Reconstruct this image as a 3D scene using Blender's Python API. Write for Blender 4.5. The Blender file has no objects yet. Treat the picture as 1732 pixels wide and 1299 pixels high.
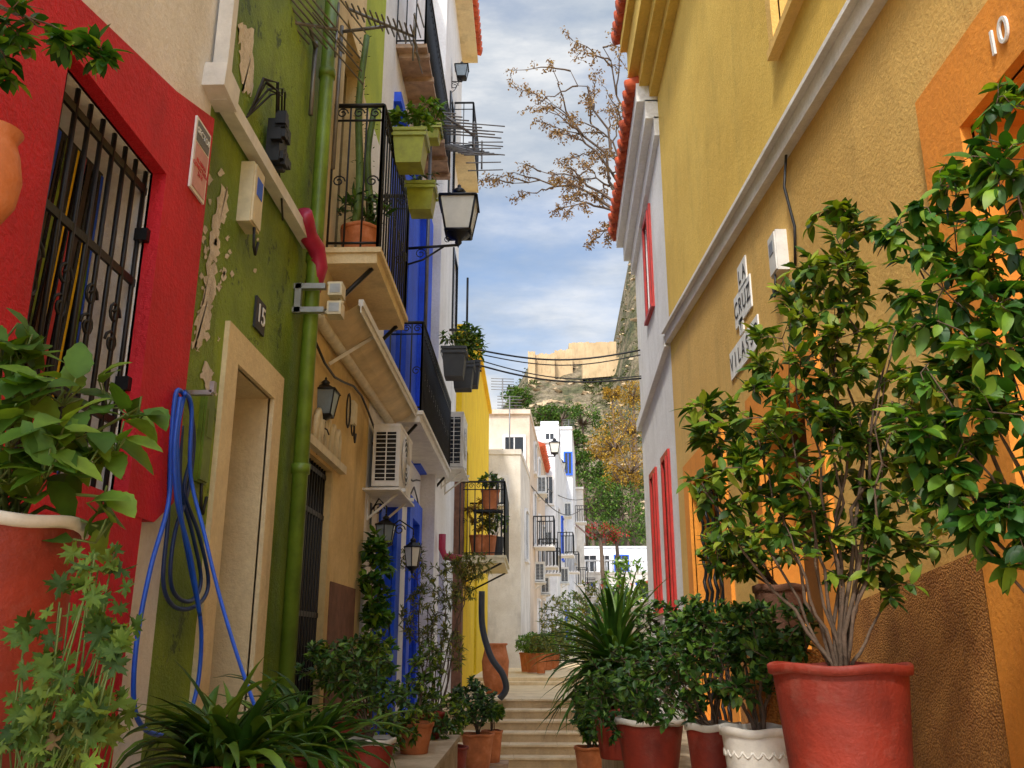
import bpy, math, random, bmesh
from mathutils import Vector, Matrix, noise
random.seed(11)
rnd=random.uniform
S=bpy.context.scene
V=Vector
EYE=V((0,0,1.5)); F=1510.0
TH=math.atan(440.5/F); PS=math.atan(34*math.cos(TH)/F)
c,s,k,t=math.cos(PS),math.sin(PS),math.cos(TH),math.sin(TH)
FW=V((-s*k,c*k,t)); RT=V((c,s,0)); UP=V((s*t,-c*t,k))
# survey helpers: measured bearings -> world positions on a wall plane / at a distance
def bear(px,py): return FW+RT*((px-866)/F)+UP*((649.5-py)/F)
def atX(px,py,X):
    d=bear(px,py); return EYE+d*(X/d.x)
def atY(px,py,Y):
    d=bear(px,py); return EYE+d*(Y/d.y)
# ---------------- materials
def newmat(name):
    m=bpy.data.materials.new(name); m.use_nodes=True
    nt=m.node_tree; b=nt.nodes['Principled BSDF']; return m,nt,b
def nd(nt,typ,**kw):
    n=nt.nodes.new(typ)
    for a,v in kw.items(): setattr(n,a,v)
    return n
def col(c): return (c[0],c[1],c[2],1)
def ramp(nt,src,stops):
    r=nd(nt,'ShaderNodeValToRGB')
    while len(r.color_ramp.elements)<len(stops): r.color_ramp.elements.new(0.5)
    for e,(p,cc) in zip(r.color_ramp.elements,stops):
        e.position=p; e.color=col(cc)
    nt.links.new(src,r.inputs[0]); return r
def noi(nt,co,scale,detail=5,rough=.6,mp=None):
    n=nd(nt,'ShaderNodeTexNoise'); n.inputs['Scale'].default_value=scale
    n.inputs['Detail'].default_value=detail; n.inputs['Roughness'].default_value=rough
    if mp:
        m=nd(nt,'ShaderNodeMapping'); m.inputs['Scale'].default_value=mp
        nt.links.new(co,m.inputs[0]); co=m.outputs[0]
    nt.links.new(co,n.inputs['Vector']); return n.outputs[0]
def mixc(nt,mode,fac,a,b):
    m=nd(nt,'ShaderNodeMix',data_type='RGBA',blend_type=mode)
    for sock,v in ((m.inputs[0],fac),(m.inputs[6],a),(m.inputs[7],b)):
        if isinstance(v,(int,float)): sock.default_value=v
        elif isinstance(v,tuple): sock.default_value=col(v)
        else: nt.links.new(v,sock)
    return m.outputs[2]
def plaster(name,c1,c2=None,scale=1.5,bump=.35,bs=45,streak=.25,rough=.85,spots=None,sp0=.655,pebble=False):
    m,nt,b=newmat(name)
    co=nd(nt,'ShaderNodeTexCoord').outputs['Object']
    c2=c2 or tuple(x*.8 for x in c1)
    n1=ramp(nt,noi(nt,co,scale,7,.62),[(.34,c2),(.62,c1)])
    st=ramp(nt,noi(nt,co,1,5,.65,(2.6,2.6,.7)),[(.33,(1-streak,)*3),(.5,(1,1,1))])
    o=mixc(nt,'MULTIPLY',.8,n1.outputs[0],st.outputs[0])
    fine=ramp(nt,noi(nt,co,28,3,.7),[(.3,(.86,.85,.83)),(.7,(1.06,1.06,1.06))])
    o=mixc(nt,'MULTIPLY',.7,o,fine.outputs[0])
    if spots:
        sp=ramp(nt,noi(nt,co,4.5,8,.72),[(sp0,(0,0,0)),(sp0+.02,(1,1,1))])
        o=mixc(nt,'MIX',sp.outputs[0],o,spots)
    bp=nd(nt,'ShaderNodeBump'); bp.inputs['Strength'].default_value=bump; bp.inputs['Distance'].default_value=.02
    if pebble:
        vo=nd(nt,'ShaderNodeTexVoronoi'); vo.inputs['Scale'].default_value=110; nt.links.new(co,vo.inputs['Vector'])
        pr=ramp(nt,vo.outputs['Distance'],[(.1,(1.1,1.08,1)),(.75,(.5,.45,.4))]); o=mixc(nt,'MULTIPLY',.8,o,pr.outputs[0])
        iv=nd(nt,'ShaderNodeMath',operation='SUBTRACT'); iv.inputs[0].default_value=1; nt.links.new(vo.outputs['Distance'],iv.inputs[1])
        nt.links.new(iv.outputs[0],bp.inputs['Height']); bp.inputs['Distance'].default_value=.008
    else:
        a=nd(nt,'ShaderNodeMath',operation='ADD')
        nt.links.new(noi(nt,co,bs,4,.7),a.inputs[0]); nt.links.new(noi(nt,co,5,3,.5),a.inputs[1])
        nt.links.new(a.outputs[0],bp.inputs['Height'])
    nt.links.new(o,b.inputs['Base Color']); b.inputs['Roughness'].default_value=rough
    nt.links.new(bp.outputs[0],b.inputs['Normal'])
    return m
def simple(name,c1,rough=.5,metal=0,var=.3,scale=9,bump=.12,dirt=0):
    m,nt,b=newmat(name)
    co=nd(nt,'ShaderNodeTexCoord').outputs['Object']
    n1=ramp(nt,noi(nt,co,scale,5,.65),[(.3,tuple(x*(1-var) for x in c1)),(.7,tuple(min(1,x*(1+var*.4)) for x in c1))])
    o=n1.outputs[0]
    if dirt:
        d_=ramp(nt,noi(nt,co,7,7,.75),[(.52,(0,0,0)),(.7,(dirt,dirt,dirt))]); o=mixc(nt,'MIX',d_.outputs[0],o,(.42,.33,.26))
    nt.links.new(o,b.inputs['Base Color']); b.inputs['Roughness'].default_value=rough
    b.inputs['Metallic'].default_value=metal
    bp=nd(nt,'ShaderNodeBump'); bp.inputs['Strength'].default_value=bump; bp.inputs['Distance'].default_value=.01
    nt.links.new(noi(nt,co,70,3,.6),bp.inputs['Height']); nt.links.new(bp.outputs[0],b.inputs['Normal'])
    return m
def leafm(name,stops,rough=.5,trans=.22,gain=1.0,spec=.35):
    stops=[(p,tuple(min(1,x*gain) for x in c_)) for p,c_ in stops]
    m,nt,b=newmat(name)
    g=nd(nt,'ShaderNodeNewGeometry')
    r=ramp(nt,g.outputs['Random Per Island'],stops)
    co=nd(nt,'ShaderNodeTexCoord').outputs['Object']
    v=ramp(nt,noi(nt,co,16,3,.6),[(.3,(.55,.55,.55)),(.7,(1.2,1.2,1.15))])
    o=mixc(nt,'MULTIPLY',.85,r.outputs[0],v.outputs[0])
    nt.links.new(o,b.inputs['Base Color']); b.inputs['Roughness'].default_value=rough; b.inputs['Specular IOR Level'].default_value=spec
    tr=nd(nt,'ShaderNodeBsdfTranslucent'); 
    tc=mixc(nt,'MULTIPLY',1.0,o,(1.9,1.75,.5)); nt.links.new(tc,tr.inputs['Color'])
    mx=nd(nt,'ShaderNodeMixShader'); mx.inputs[0].default_value=trans
    nt.links.new(b.outputs[0],mx.inputs[1]); nt.links.new(tr.outputs[0],mx.inputs[2])
    nt.links.new(mx.outputs[0],nt.nodes['Material Output'].inputs[0]); return m
M={}
M['white']=plaster('white_plaster',(.78,.76,.74),(.67,.64,.61),streak=.2)
M['whitec']=plaster('clean_white_plaster',(.86,.85,.83),(.76,.74,.71),streak=.15)
M['redp']=plaster('red_plaster',(.64,.007,.02),(.46,.004,.013),bump=.5,streak=.28,rough=.65)
M['green']=plaster('green_plaster',(.25,.37,.022),(.11,.2,.01),bump=.8,streak=.5,rough=.55,spots=(.05,.1,.01),sp0=.60)
M['cream']=plaster('cream_plaster',(.76,.58,.28),(.56,.4,.17),streak=.38)
M['cream2']=plaster('pale_cream_plaster',(.8,.67,.41),(.66,.51,.29),streak=.28)
M['lime']=plaster('lime_plaster',(.46,.55,.05),(.34,.44,.04))
M['blue']=plaster('blue_plaster',(.006,.10,.86),(.005,.06,.62),streak=.2,rough=.55)
M['yellow']=plaster('yellow_plaster',(.9,.6,.008),(.8,.5,.006),streak=.12)
M['ochre']=plaster('ochre_plaster',(.77,.49,.14),(.66,.4,.1),scale=.8,streak=.18,bump=.35)
M['ochre2']=plaster('yellow_ochre_plaster',(.8,.54,.105),(.7,.45,.075),scale=.8,streak=.18,bump=.35)
M['orange']=plaster('orange_plaster',(.86,.32,.035),(.73,.24,.025),streak=.18,bump=.25,scale=1)
M['dado']=plaster('rough_orange_pebbledash',(.64,.29,.06),(.44,.17,.03),bump=.9,streak=.3,scale=5,pebble=True)
M['peel']=plaster('bare_plaster',(.82,.75,.66),(.62,.56,.46),scale=9,bump=.7,streak=.5)
M['stone']=plaster('stone_paving',(.54,.43,.29),(.38,.29,.18),scale=4,streak=.25)
M['steps']=plaster('pale_step_stone',(.82,.66,.42),(.68,.52,.31),scale=3,streak=.2)
M['riser']=plaster('step_riser_stone',(.62,.45,.25),(.48,.34,.18),scale=3,streak=.2)
M['brick']=plaster('dark_brick',(.22,.10,.06),(.13,.06,.035),scale=8)
M['farwhite']=plaster('weathered_white_plaster',(.72,.67,.6),(.58,.52,.45),streak=.28)
M['farwhite2']=plaster('bluish_white_plaster',(.78,.78,.79),(.64,.64,.66),streak=.2)
M['pink']=plaster('pale_pink_plaster',(.7,.57,.45),(.57,.44,.33),streak=.3)
M['tile']=simple('terracotta_tile',(.62,.10,.03),.7,0,.55,6)
M['black']=simple('black_iron',(.012,.013,.015),.45,.3,.4)
M['steel']=simple('grey_metal',(.42,.42,.40),.4,.7,.3)
M['alu']=simple('antenna_metal',(.2,.19,.18),.45,.5,.3)
M['plw']=simple('white_plastic',(.74,.72,.67),.45,0,.2)
M['plc']=simple('cream_plastic',(.7,.62,.42),.5,0,.25)
M['dark']=simple('dark_glass',(.012,.014,.018),.15,0,.3)
M['door']=simple('dark_wood',(.05,.028,.016),.5,0,.5,5)
M['wood']=simple('weathered_wood',(.42,.27,.16),.7,0,.5,7)
M['bluew']=simple('blue_painted_wood',(.01,.11,.72),.45,0,.3)
M['redw']=simple('red_painted_wood',(.46,.02,.012),.5,0,.35)
M['gpipe']=simple('green_painted_pipe',(.16,.26,.02),.45,0,.5,4)
M['magenta']=simple('magenta_pipe',(.42,.012,.06),.4,0,.3)
M['potred']=simple('dark_red_terracotta',(.26,.024,.009),.65,0,.5,4,.3,.1)
M['terra']=simple('terracotta',(.54,.16,.045),.7,0,.4,7,.2,.25)
M['potw']=simple('whitewashed_clay',(.7,.66,.58),.6,0,.35,7)
M['potg']=simple('green_yellow_plastic',(.33,.37,.02),.45,0,.3)
M['potd']=simple('dark_grey_plastic',(.03,.035,.04),.5,0,.3)
M['soil']=simple('soil',(.04,.025,.015),.95,0,.5,20)
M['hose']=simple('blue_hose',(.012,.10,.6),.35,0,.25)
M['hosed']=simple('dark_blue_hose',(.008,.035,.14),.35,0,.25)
M['bark']=simple('bark',(.13,.085,.055),.9,0,.5,15,.5)
M['stemg']=simple('green_stem',(.13,.19,.04),.6,0,.4)
M['cactus']=simple('cactus_skin',(.10,.17,.03),.6,0,.5)
M['cable']=simple('black_cable',(.01,.01,.012),.5,0,.1)
M['lampg']=simple('frosted_glass',(.66,.64,.54),.25,0,.1)
M['awn']=simple('cream_awning_cloth',(.76,.62,.38),.8,0,.25,4)
M['lampb']=simple('clear_lamp_glass',(.2,.25,.28),.1,0,.2)
M['ink']=simple('black_paint',(.03,.03,.035),.6)
M['white2']=simple('white_paint',(.8,.8,.78),.5,0,.1)
M['signr']=simple('red_sign_paint',(.55,.03,.03),.4)
M['signp']=simple('faded_pink_sign_paint',(.62,.3,.28),.5)
M['signg']=simple('grey_sign_paint',(.12,.12,.12),.4)
M['tan']=plaster('sandstone',(.5,.36,.21),(.32,.23,.13),scale=.5,bs=2,bump=1,streak=.4)
M['fort']=plaster('fortress_masonry',(.6,.43,.24),(.48,.33,.17),scale=.3,bs=2,bump=.7,streak=.3)
M['lf_ficus']=leafm('glossy_leaves',[(0,(.018,.055,.006)),(.4,(.045,.11,.008)),(.75,(.13,.22,.014)),(1,(.29,.35,.03))],.5,.27)
M['lf_ficus2']=leafm('glossy_deep_green_leaves',[(0,(.010,.045,.006)),(.45,(.03,.11,.01)),(.78,(.1,.22,.016)),(1,(.23,.36,.028))],.48,.3)
M['lf_big']=leafm('soft_light_green_leaves',[(0,(.04,.11,.010)),(.5,(.09,.20,.018)),(1,(.2,.34,.04))],.6,.25)
M['lf_ger']=leafm('geranium_leaves',[(0,(.03,.075,.01)),(.5,(.08,.155,.015)),(.9,(.17,.25,.03)),(1,(.22,.13,.05))],.65,.15)
M['lf_strap']=leafm('strap_leaves',[(0,(.013,.05,.006)),(.6,(.045,.13,.014)),(1,(.15,.27,.03))],.45,.15)
M['lf_jade']=leafm('jade_leaves',[(0,(.013,.048,.008)),(.6,(.04,.11,.015)),(1,(.13,.23,.025))],.45,.08)
M['lf_olive']=leafm('olive_leaves',[(0,(.06,.09,.02)),(.6,(.14,.17,.03)),(1,(.3,.25,.03))],.6)
M['lf_brown']=leafm('dry_brown_leaves',[(0,(.15,.08,.05)),(.6,(.28,.165,.09)),(1,(.42,.28,.14))],.8,.25)
M['lf_pine']=leafm('pine_leaves',[(0,(.022,.055,.006)),(.6,(.06,.13,.01)),(1,(.13,.22,.015))],.8,.1)
M['lf_orange']=leafm('autumn_leaves',[(0,(.16,.10,.012)),(.6,(.40,.22,.02)),(1,(.52,.32,.04))],.8,.2)
M['lf_red']=leafm('red_flowers',[(0,(.03,.10,.01)),(.45,(.06,.16,.01)),(.5,(.4,.02,.03)),(1,(.5,.03,.05))],.7)
M['lf_scrub']=leafm('scrub_leaves',[(0,(.035,.055,.010)),(.5,(.075,.11,.02)),(1,(.18,.18,.045))],.9,.05)
# ---------------- mesh builder
class G:
    def __init__(s): s.v=[];s.f=[];s.m=[];s.sm=[]
    def add(s,vs,fs,mi=0,sm=False):
        o=len(s.v); s.v+= [tuple(x) for x in vs]
        for f in fs: s.f.append(tuple(i+o for i in f)); s.m.append(mi); s.sm.append(sm)
    def box(s,a,b,mi=0):
        x0,y0,z0=[min(a[i],b[i]) for i in range(3)]; x1,y1,z1=[max(a[i],b[i]) for i in range(3)]
        s.add([(x0,y0,z0),(x1,y0,z0),(x1,y1,z0),(x0,y1,z0),(x0,y0,z1),(x1,y0,z1),(x1,y1,z1),(x0,y1,z1)],
          [(0,3,2,1),(4,5,6,7),(0,1,5,4),(1,2,6,5),(2,3,7,6),(3,0,4,7)],mi)
    def beam(s,p,q,w,h,mi=0,up=V((0,0,1))):
        p=V(p);q=V(q);d=(q-p).normalized(); a=d.cross(up)
        if a.length<1e-3: a=d.cross(V((1,0,0)))
        a.normalize(); b=a.cross(d); a=a*w/2;b=b*h/2
        s.add([p-a-b,p+a-b,p+a+b,p-a+b,q-a-b,q+a-b,q+a+b,q-a+b],[(0,3,2,1),(4,5,6,7),(0,1,5,4),(1,2,6,5),(2,3,7,6),(3,0,4,7)],mi)
    def tube(s,pts,r,n=8,mi=0,r2=None):
        pts=[V(p) for p in pts]; r2=r if r2 is None else r2
        L=len(pts); vs=[];fs=[]
        pa=None
        for i,p in enumerate(pts):
            d=(pts[min(i+1,L-1)]-pts[max(i-1,0)])
            if d.length<1e-7: d=V((0,0,1))
            d.normalize()
            if pa is None:
                a=d.cross(V((0,0,1)))
                if a.length<.05: a=d.cross(V((1,0,0)))
            else: a=pa-d*pa.dot(d)
            if a.length<1e-5: a=d.cross(V((.3,.5,.8)))
            a.normalize(); pa=a; b=d.cross(a)
            rr=r+(r2-r)*i/max(1,L-1)
            for j in range(n):
                an=2*math.pi*j/n; vs.append(p+a*rr*math.cos(an)+b*rr*math.sin(an))
        for i in range(L-1):
            for j in range(n):
                fs.append((i*n+j,i*n+(j+1)%n,(i+1)*n+(j+1)%n,(i+1)*n+j))
        fs.append(tuple(range(n))[::-1]); fs.append(tuple((L-1)*n+j for j in range(n)))
        s.add(vs,fs,mi,True)
    def lathe(s,cn,prof,n=28,mi=0,wob=0):
        cn=V(cn);vs=[];fs=[]
        for r,z in prof:
            for j in range(n):
                a=2*math.pi*j/n; rr=r*(1+wob*math.sin(a*3+z*9)+wob*.6*math.sin(a*7+1)); vs.append(cn+V((rr*math.cos(a),rr*math.sin(a),z+(wob*.35*math.sin(a*5+2) if z>.1 else 0))))
        for i in range(len(prof)-1):
            for j in range(n): fs.append((i*n+j,i*n+(j+1)%n,(i+1)*n+(j+1)%n,(i+1)*n+j))
        s.add(vs,fs,mi,True)
    def prismx(s,poly,x0,x1,mi=0):
        n=len(poly); vs=[(x0,y,z) for y,z in poly]+[(x1,y,z) for y,z in poly]
        s.add(vs,[tuple(range(n)),tuple(range(n,2*n))]+[(i,(i+1)%n,n+(i+1)%n,n+i) for i in range(n)],mi)
    def prismz(s,poly,z0,z1,mi=0):
        n=len(poly); vs=[(x,y,z0) for x,y in poly]+[(x,y,z1) for x,y in poly]
        s.add(vs,[tuple(range(n)),tuple(range(n,2*n))]+[(i,(i+1)%n,n+(i+1)%n,n+i) for i in range(n)],mi)
    def quad(s,a,b,c_,d,mi=0): s.add([a,b,c_,d],[(0,1,2,3)],mi)
    def leaf(s,p,d,up,L,Wd,curl=.25,fold=.3,n=4,mi=0,ser=0):
        d=d.normalized(); sd=d.cross(up)
        if sd.length<1e-3: sd=d.cross(V((1,0,.2)))
        sd.normalize(); nr=sd.cross(d)
        vs=[p];fs=[]; wv=rnd(-.12,.12)
        for i in range(1,n):
            tt=i/n; w=Wd/2*math.sin(math.pi*tt**.85)**.8
            if ser and i%2: w*=1-ser
            cc=p+d*L*tt-nr*(curl*L*tt*tt)+sd*(wv*L*tt*tt)
            vs+=[cc+sd*w+nr*fold*w,cc,cc-sd*w+nr*fold*w]
        vs.append(p+d*L-nr*curl*L+sd*wv*L)
        e=len(vs)-1
        fs+=[(0,2,1),(0,3,2)]
        for i in range(n-2):
            a=1+3*i; fs+=[(a,a+1,a+4,a+3),(a+1,a+2,a+5,a+4)]
        a=1+3*(n-2); fs+=[(a,a+1,e),(a+1,a+2,e)]
        s.add(vs,fs,mi,True)
    def lobed(s,p,d,up,L,lobes=7,mi=0):
        d=d.normalized(); sd=d.cross(up); sd.normalize(); nr=sd.cross(d)
        cn=p+d*L*.4; vs=[cn]; K=lobes*6; ph=rnd(0,.4)
        for i in range(K):
            a=math.pi+2*math.pi*i/K
            r=L*.58*(.38+.62*abs(math.cos(a*lobes/2+ph))**.8)*(1+(.16 if i%2 else -.14))
            if abs(a-math.pi)<.35: r*=.3
            vs.append(cn+d*r*math.cos(a)+sd*r*math.sin(a)+nr*(r*r/L*.6*math.sin(3*a)+rnd(-.06,.06)*L))
        s.add(vs,[(0,i+1,(i+1)%K+1) for i in range(K)],mi,True)
    def strap(s,p,az,el,L,Wd,droop,n=8,mi=0,fold=.5):
        h=V((math.cos(az),math.sin(az),0)); sd=V((-h.y,h.x,0))
        vs=[];fs=[];pos=V(p); a=el
        for i in range(n+1):
            tt=i/n; w=Wd/2*(1-tt**2.2)*(.6+.8*min(1,tt*3))*.8
            nr=V((-h.x*math.sin(a),-h.y*math.sin(a),math.cos(a)))
            vs+=[pos+sd*w+nr*w*fold,pos.copy(),pos-sd*w+nr*w*fold]
            pos=pos+(h*math.cos(a)+V((0,0,math.sin(a))))*(L/n); a-=droop/n*(.4+1.2*tt)
        for i in range(n): b=3*i; fs+=[(b,b+1,b+4,b+3),(b+1,b+2,b+5,b+4)]
        s.add(vs,fs,mi,True)
ORG={}
def link(o): S.collection.objects.link(o)
def thing(name,label,cat,loc=(0,0,0),group=None):
    o=bpy.data.objects.new(name,None); o.empty_display_size=.1; o.location=loc; link(o)
    o['label']=label;o['category']=cat
    if group:o['group']=group
    ORG[o]=V(loc); return o
def part(name,g,mats,parent=None,label=None,**props):
    if not isinstance(mats,(list,tuple)): mats=[mats]
    me=bpy.data.meshes.new(name); me.from_pydata(g.v,[],g.f)
    for m in mats: me.materials.append(M[m])
    me.polygons.foreach_set('material_index',g.m); me.polygons.foreach_set('use_smooth',g.sm); me.update()
    o=bpy.data.objects.new(name,me); link(o)
    if parent is not None:
        o.parent=parent; o.location=-ORG[parent]
    ORG[o]=V((0,0,0))
    if label:o['label']=label
    for a,b in props.items(): o[a]=b
    return o
def solo(name,g,mats,label,cat,group=None):
    o=part(name,g,mats); o['label']=label;o['category']=cat
    if group:o['group']=group
    return o
def struct(name,g,mats):
    o=part(name,g,mats); o['kind']='structure'; return o
def text(sx,size,org,xdir,mat,parent,name='lettering',ydir=V((0,0,1)),ext=.002):
    cu=bpy.data.curves.new('tx','FONT'); cu.body=sx; cu.size=size; cu.extrude=ext; cu.align_x='CENTER'; cu.align_y='CENTER'
    o=bpy.data.objects.new('tx',cu); link(o); bpy.context.view_layer.update()
    dg=bpy.context.evaluated_depsgraph_get(); me=bpy.data.meshes.new_from_object(o.evaluated_get(dg))
    bpy.data.objects.remove(o)
    x=V(xdir);z=x.cross(ydir)
    g=G(); g.add([V(org)+x*v.co.x+ydir*v.co.y+z*v.co.z for v in me.vertices],[tuple(p.vertices) for p in me.polygons])
    return part(name,g,mat,parent)
def facade(g,X,sd,y0,y1,z0,z1,holes=(),depth=.2,mf=None,cuts_z=(),cuts_y=(),body=4,rev=None):
    ys=sorted({y0,y1,*cuts_y,*[h[0] for h in holes],*[h[1] for h in holes]})
    zs=sorted({z0,z1,*cuts_z,*[h[2] for h in holes],*[h[3] for h in holes]})
    ys=[y for y in ys if y0<=y<=y1]; zs=[z for z in zs if z0<=z<=z1]
    for a,b in zip(ys,ys[1:]):
        for p,q in zip(zs,zs[1:]):
            yc,zc=(a+b)/2,(p+q)/2
            if any(h[0]<yc<h[1] and h[2]<zc<h[3] for h in holes): continue
            g.quad((X,a,p),(X,b,p),(X,b,q),(X,a,q),mf(yc,zc) if mf else 0)
    for h in holes:
        dp=h[4] if len(h)>4 else depth; xi=X+sd*dp; mi=h[5] if len(h)>5 else 0
        a,b,p,q=h[:4]
        g.quad((X,a,p),(xi,a,p),(xi,a,q),(X,a,q),mi); g.quad((X,b,p),(xi,b,p),(xi,b,q),(X,b,q),mi)
        g.quad((X,a,p),(X,b,p),(xi,b,p),(xi,a,p),mi); g.quad((X,a,q),(X,b,q),(xi,b,q),(xi,a,q),mi)
    xb=X+sd*body; mi=mf((y0+y1)/2,z1-.01) if mf else 0
    g.quad((X,y0,z0),(xb,y0,z0),(xb,y0,z1),(X,y0,z1),mi); g.quad((X,y1,z0),(xb,y1,z0),(xb,y1,z1),(X,y1,z1),mi)
    g.quad((X,y0,z1),(xb,y0,z1),(xb,y1,z1),(X,y1,z1),mi); g.quad((xb,y0,z0),(xb,y1,z0),(xb,y1,z1),(xb,y0,z1),mi)
def fill(g,X,h,mi=0): g.box((X,h[0],h[2]),(X-.03 if X<0 else X+.03,h[1],h[3]),mi)
def surround(g,X,sd,h,w,th=.03,mi=0,bottom=True):
    a,b,p,q=h[:4]; x0=X-sd*th; x1=X+sd*.01
    g.box((x0,a-w,p),(x1,a,q),mi); g.box((x0,b,p),(x1,b+w,q),mi); g.box((x0,a-w,q),(x1,b+w,q+w),mi)
    if bottom: g.box((x0-sd*.02,a-w,p-w*.6),(x1,b+w,p),mi)
def scroll(g,cn,r,ax,mi=0,turns=1.4):
    pts=[]
    for i in range(15):
        a=turns*2*math.pi*i/14; rr=r*(1-.75*i/14)
        pts.append(V(cn)+V(ax)*rr*math.cos(a)+V((0,0,1))*rr*math.sin(a))
    g.tube(pts,.006,5,mi)
def railing(g,pts,z0,z1,sp=.11,r=.008,scr=True):
    for p,q in zip(pts,pts[1:]):
        p=V((*p,0));q=V((*q,0)); L=(q-p).length; d=(q-p)/L
        for z,rr in ((z0+.04,.01),(z1,.018),(z1-.13,.009)): g.tube([p+V((0,0,z)),q+V((0,0,z))],rr,6)
        n=max(2,int(L/sp))
        for i in range(n+1):
            b=p+d*L*i/n; g.tube([b+V((0,0,z0)),b+V((0,0,z1))],r if 0<i<n else r*1.8,5)
            if scr and i<n:
                scroll(g,b+d*L/n*.5+V((0,0,z1-.065)),.045,d)
                if i%2==0: scroll(g,b+d*L/n*.5+V((0,0,(z0+z1)/2-.05)),.05,d)
def pot(root,cn,r,h,mat='potred',rimmat=None,rb=.72,name='pot',rh=.03,flare=1.03):
    g=G(); cn=V(cn); w=.012
    g.lathe(cn,[(0,0),(r*rb,0),(r*rb*1.01,.008),(r*(rb*.5+.49),h*.5),(r*.965,h-rh)],40,0,w)
    g.lathe(cn,[(r*.965,h-rh),(r*flare,h-rh+.003),(r*(flare+.01),h-.004),(r*flare*.99,h),(r*.96,h),(r*.94,h-.02),(r*.88,h*.9)],40,1 if rimmat else 0,w)
    part(name,g,[mat,rimmat or mat],root)
    g=G(); g.lathe(cn,[(0,h*.93),(r*.92,h*.92)],20); part('soil',g,'soil',root)
def inell(b):
    while 1:
        q=V((rnd(-1,1),rnd(-1,1),rnd(-1,1)))
        if q.length<=1: break
    q=q*(q.length**-.35 if q.length>0.05 else 1)
    if q.length>1:q.normalize()
    return V((b[0].x+q.x*b[1][0],b[0].y+q.y*b[1][1],b[0].z+q.z*b[1][2]))
def grow(gs,gl,base,blobs,nmain,ntw,L=.08,Wd=.04,nl=9,r0=.015,tw=.003,curl=.25,leafn=4,sag=0,spread=.8,xmax=None,xmin=None):
    base=V(base); nodes=[base]
    ws=[b[1][0]*b[1][1]*b[1][2]+1e-6 for b in blobs]
    ws=[w**.5*(b[2] if len(b)>2 else 1) for w,b in zip(ws,blobs)]
    for i in range(nmain):
        b=blobs[i%len(blobs)]; tg=V(b[0])+V((rnd(-.5,.5)*b[1][0],rnd(-.5,.5)*b[1][1],rnd(-.3,.6)*b[1][2]))
        st=base+V((rnd(-1,1),rnd(-1,1),0))*r0*2
        mid=st.lerp(tg,.5)+V((rnd(-.06,.06),rnd(-.06,.06),.06))*(tg-st).length
        pts=[]; r_=r0*rnd(.6,1.15)
        for j in range(11):
            u=j/10; pt=st*(1-u)**2+mid*2*u*(1-u)+tg*u*u
            if 0<j<10: pt=pt+V((rnd(-1,1),rnd(-1,1),rnd(-1,1)))*.018*(tg-st).length
            pts.append(pt)
        gs.tube(pts,r_,7,0,r_*.25); nodes+=pts[3:]
    for i in range(ntw):
        b=random.choices(blobs,ws)[0]; tg=inell(b)
        if xmax is not None and tg.x>xmax: tg.x=xmax-rnd(0,.05)
        if xmin is not None and tg.x<xmin: tg.x=xmin+rnd(0,.05)
        nn=min(nodes,key=lambda q:(q-tg).length_squared)
        if (nn-tg).length>L*5: st=tg+(nn-tg).normalized()*L*5
        else: st=nn
        if (st-nn).length>1e-4:
            gs.tube([nn,nn.lerp(st,.5)+V((0,0,.02)),st],tw*1.6,4,0,tw)
        m2=st.lerp(tg,.5)+V((rnd(-1,1),rnd(-1,1),.5))*L*.3
        pp=[st,m2,tg-V((0,0,sag*L))]
        gs.tube(pp,tw,4,0,tw*.5); nodes.append(tg)
        for j in range(nl):
            u=.25+.75*(j+.5)/nl
            p=pp[0]*(1-u)**2+pp[1]*2*u*(1-u)+pp[2]*u*u
            td=(pp[2]-pp[0]).normalized()
            rd=V((rnd(-1,1),rnd(-1,1),rnd(-.6,.9)-sag)).normalized()
            d=(td*(.3+.6*u)+rd*spread)
            gl.leaf(p,d,V((rnd(-.6,.6),rnd(-.9,.2),1)),L*rnd(.5,1.2),Wd*rnd(.7,1.2),curl*rnd(0,1.8),rnd(.1,.4),leafn)
def potted(name,label,cat,cn,r,h,potm,rim,base_off,blobs,lm,group=None,stem='bark',**kw):
    root=thing(name,label,cat,cn,group)
    pot(root,cn,r,h,potm,rim)
    gs=G();gl=G(); grow(gs,gl,V(cn)+V((0,0,h*.9))+V(base_off),blobs,**kw)
    part('stem',gs,stem,root); part('foliage',gl,lm,root)
    return root
# ---------------- ground, steps, street
g=G()
prof=[(-4000,-.03),(-30,-.03),(12.1,-.03),(12.3,-.02),(14.0,.6),(18.2,.6),(19.5,.75),(60,.95),(75,1.2),(100,2),(4000,2)]
xs=[-4000,-60,-6,-3,0,3,6,60,4000]
for i,(yy,zz) in enumerate(prof):
    for x in xs: g.v.append((x,yy,zz-.03))
n=len(xs)
for i in range(len(prof)-1):
    for j in range(n-1): g.f.append((i*n+j,i*n+j+1,(i+1)*n+j+1,(i+1)*n+j)); g.m.append(0); g.sm.append(False)
struct('ground',g,'stone')
g=G(); g.quad((-1.49,-3,0),(1.59,-3,0),(1.59,12.2,0),(-1.49,12.2,0))
g.box((-1.3,14.0,.5),(3.5,18.2,.74)); 
g.prismx([(19.0,.4),(19.0,.87),(62,1.1),(62,.4)],-6,8)
struct('paved_street',g,'steps')
g=G()
for i in range(6):
    y0=12.2+.3*i; z=.1234*(i+1)
    g.box((-1.5,y0,-.02),(1.75,14.0,z-.025))
    x=-1.5
    while x<1.7:
        w=min(rnd(.5,.75),1.75-x); g.box((x+.003,y0-.035,z-.025),(x+w-.003,14.0,z),1); x+=w
g.box((-1.2,18.2,.3),(4,18.6,.72)); g.box((-1.2,18.17,.72),(4,18.6,.80),1); g.box((-1.2,18.6,.3),(4,19.0,.87),1)
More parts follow.
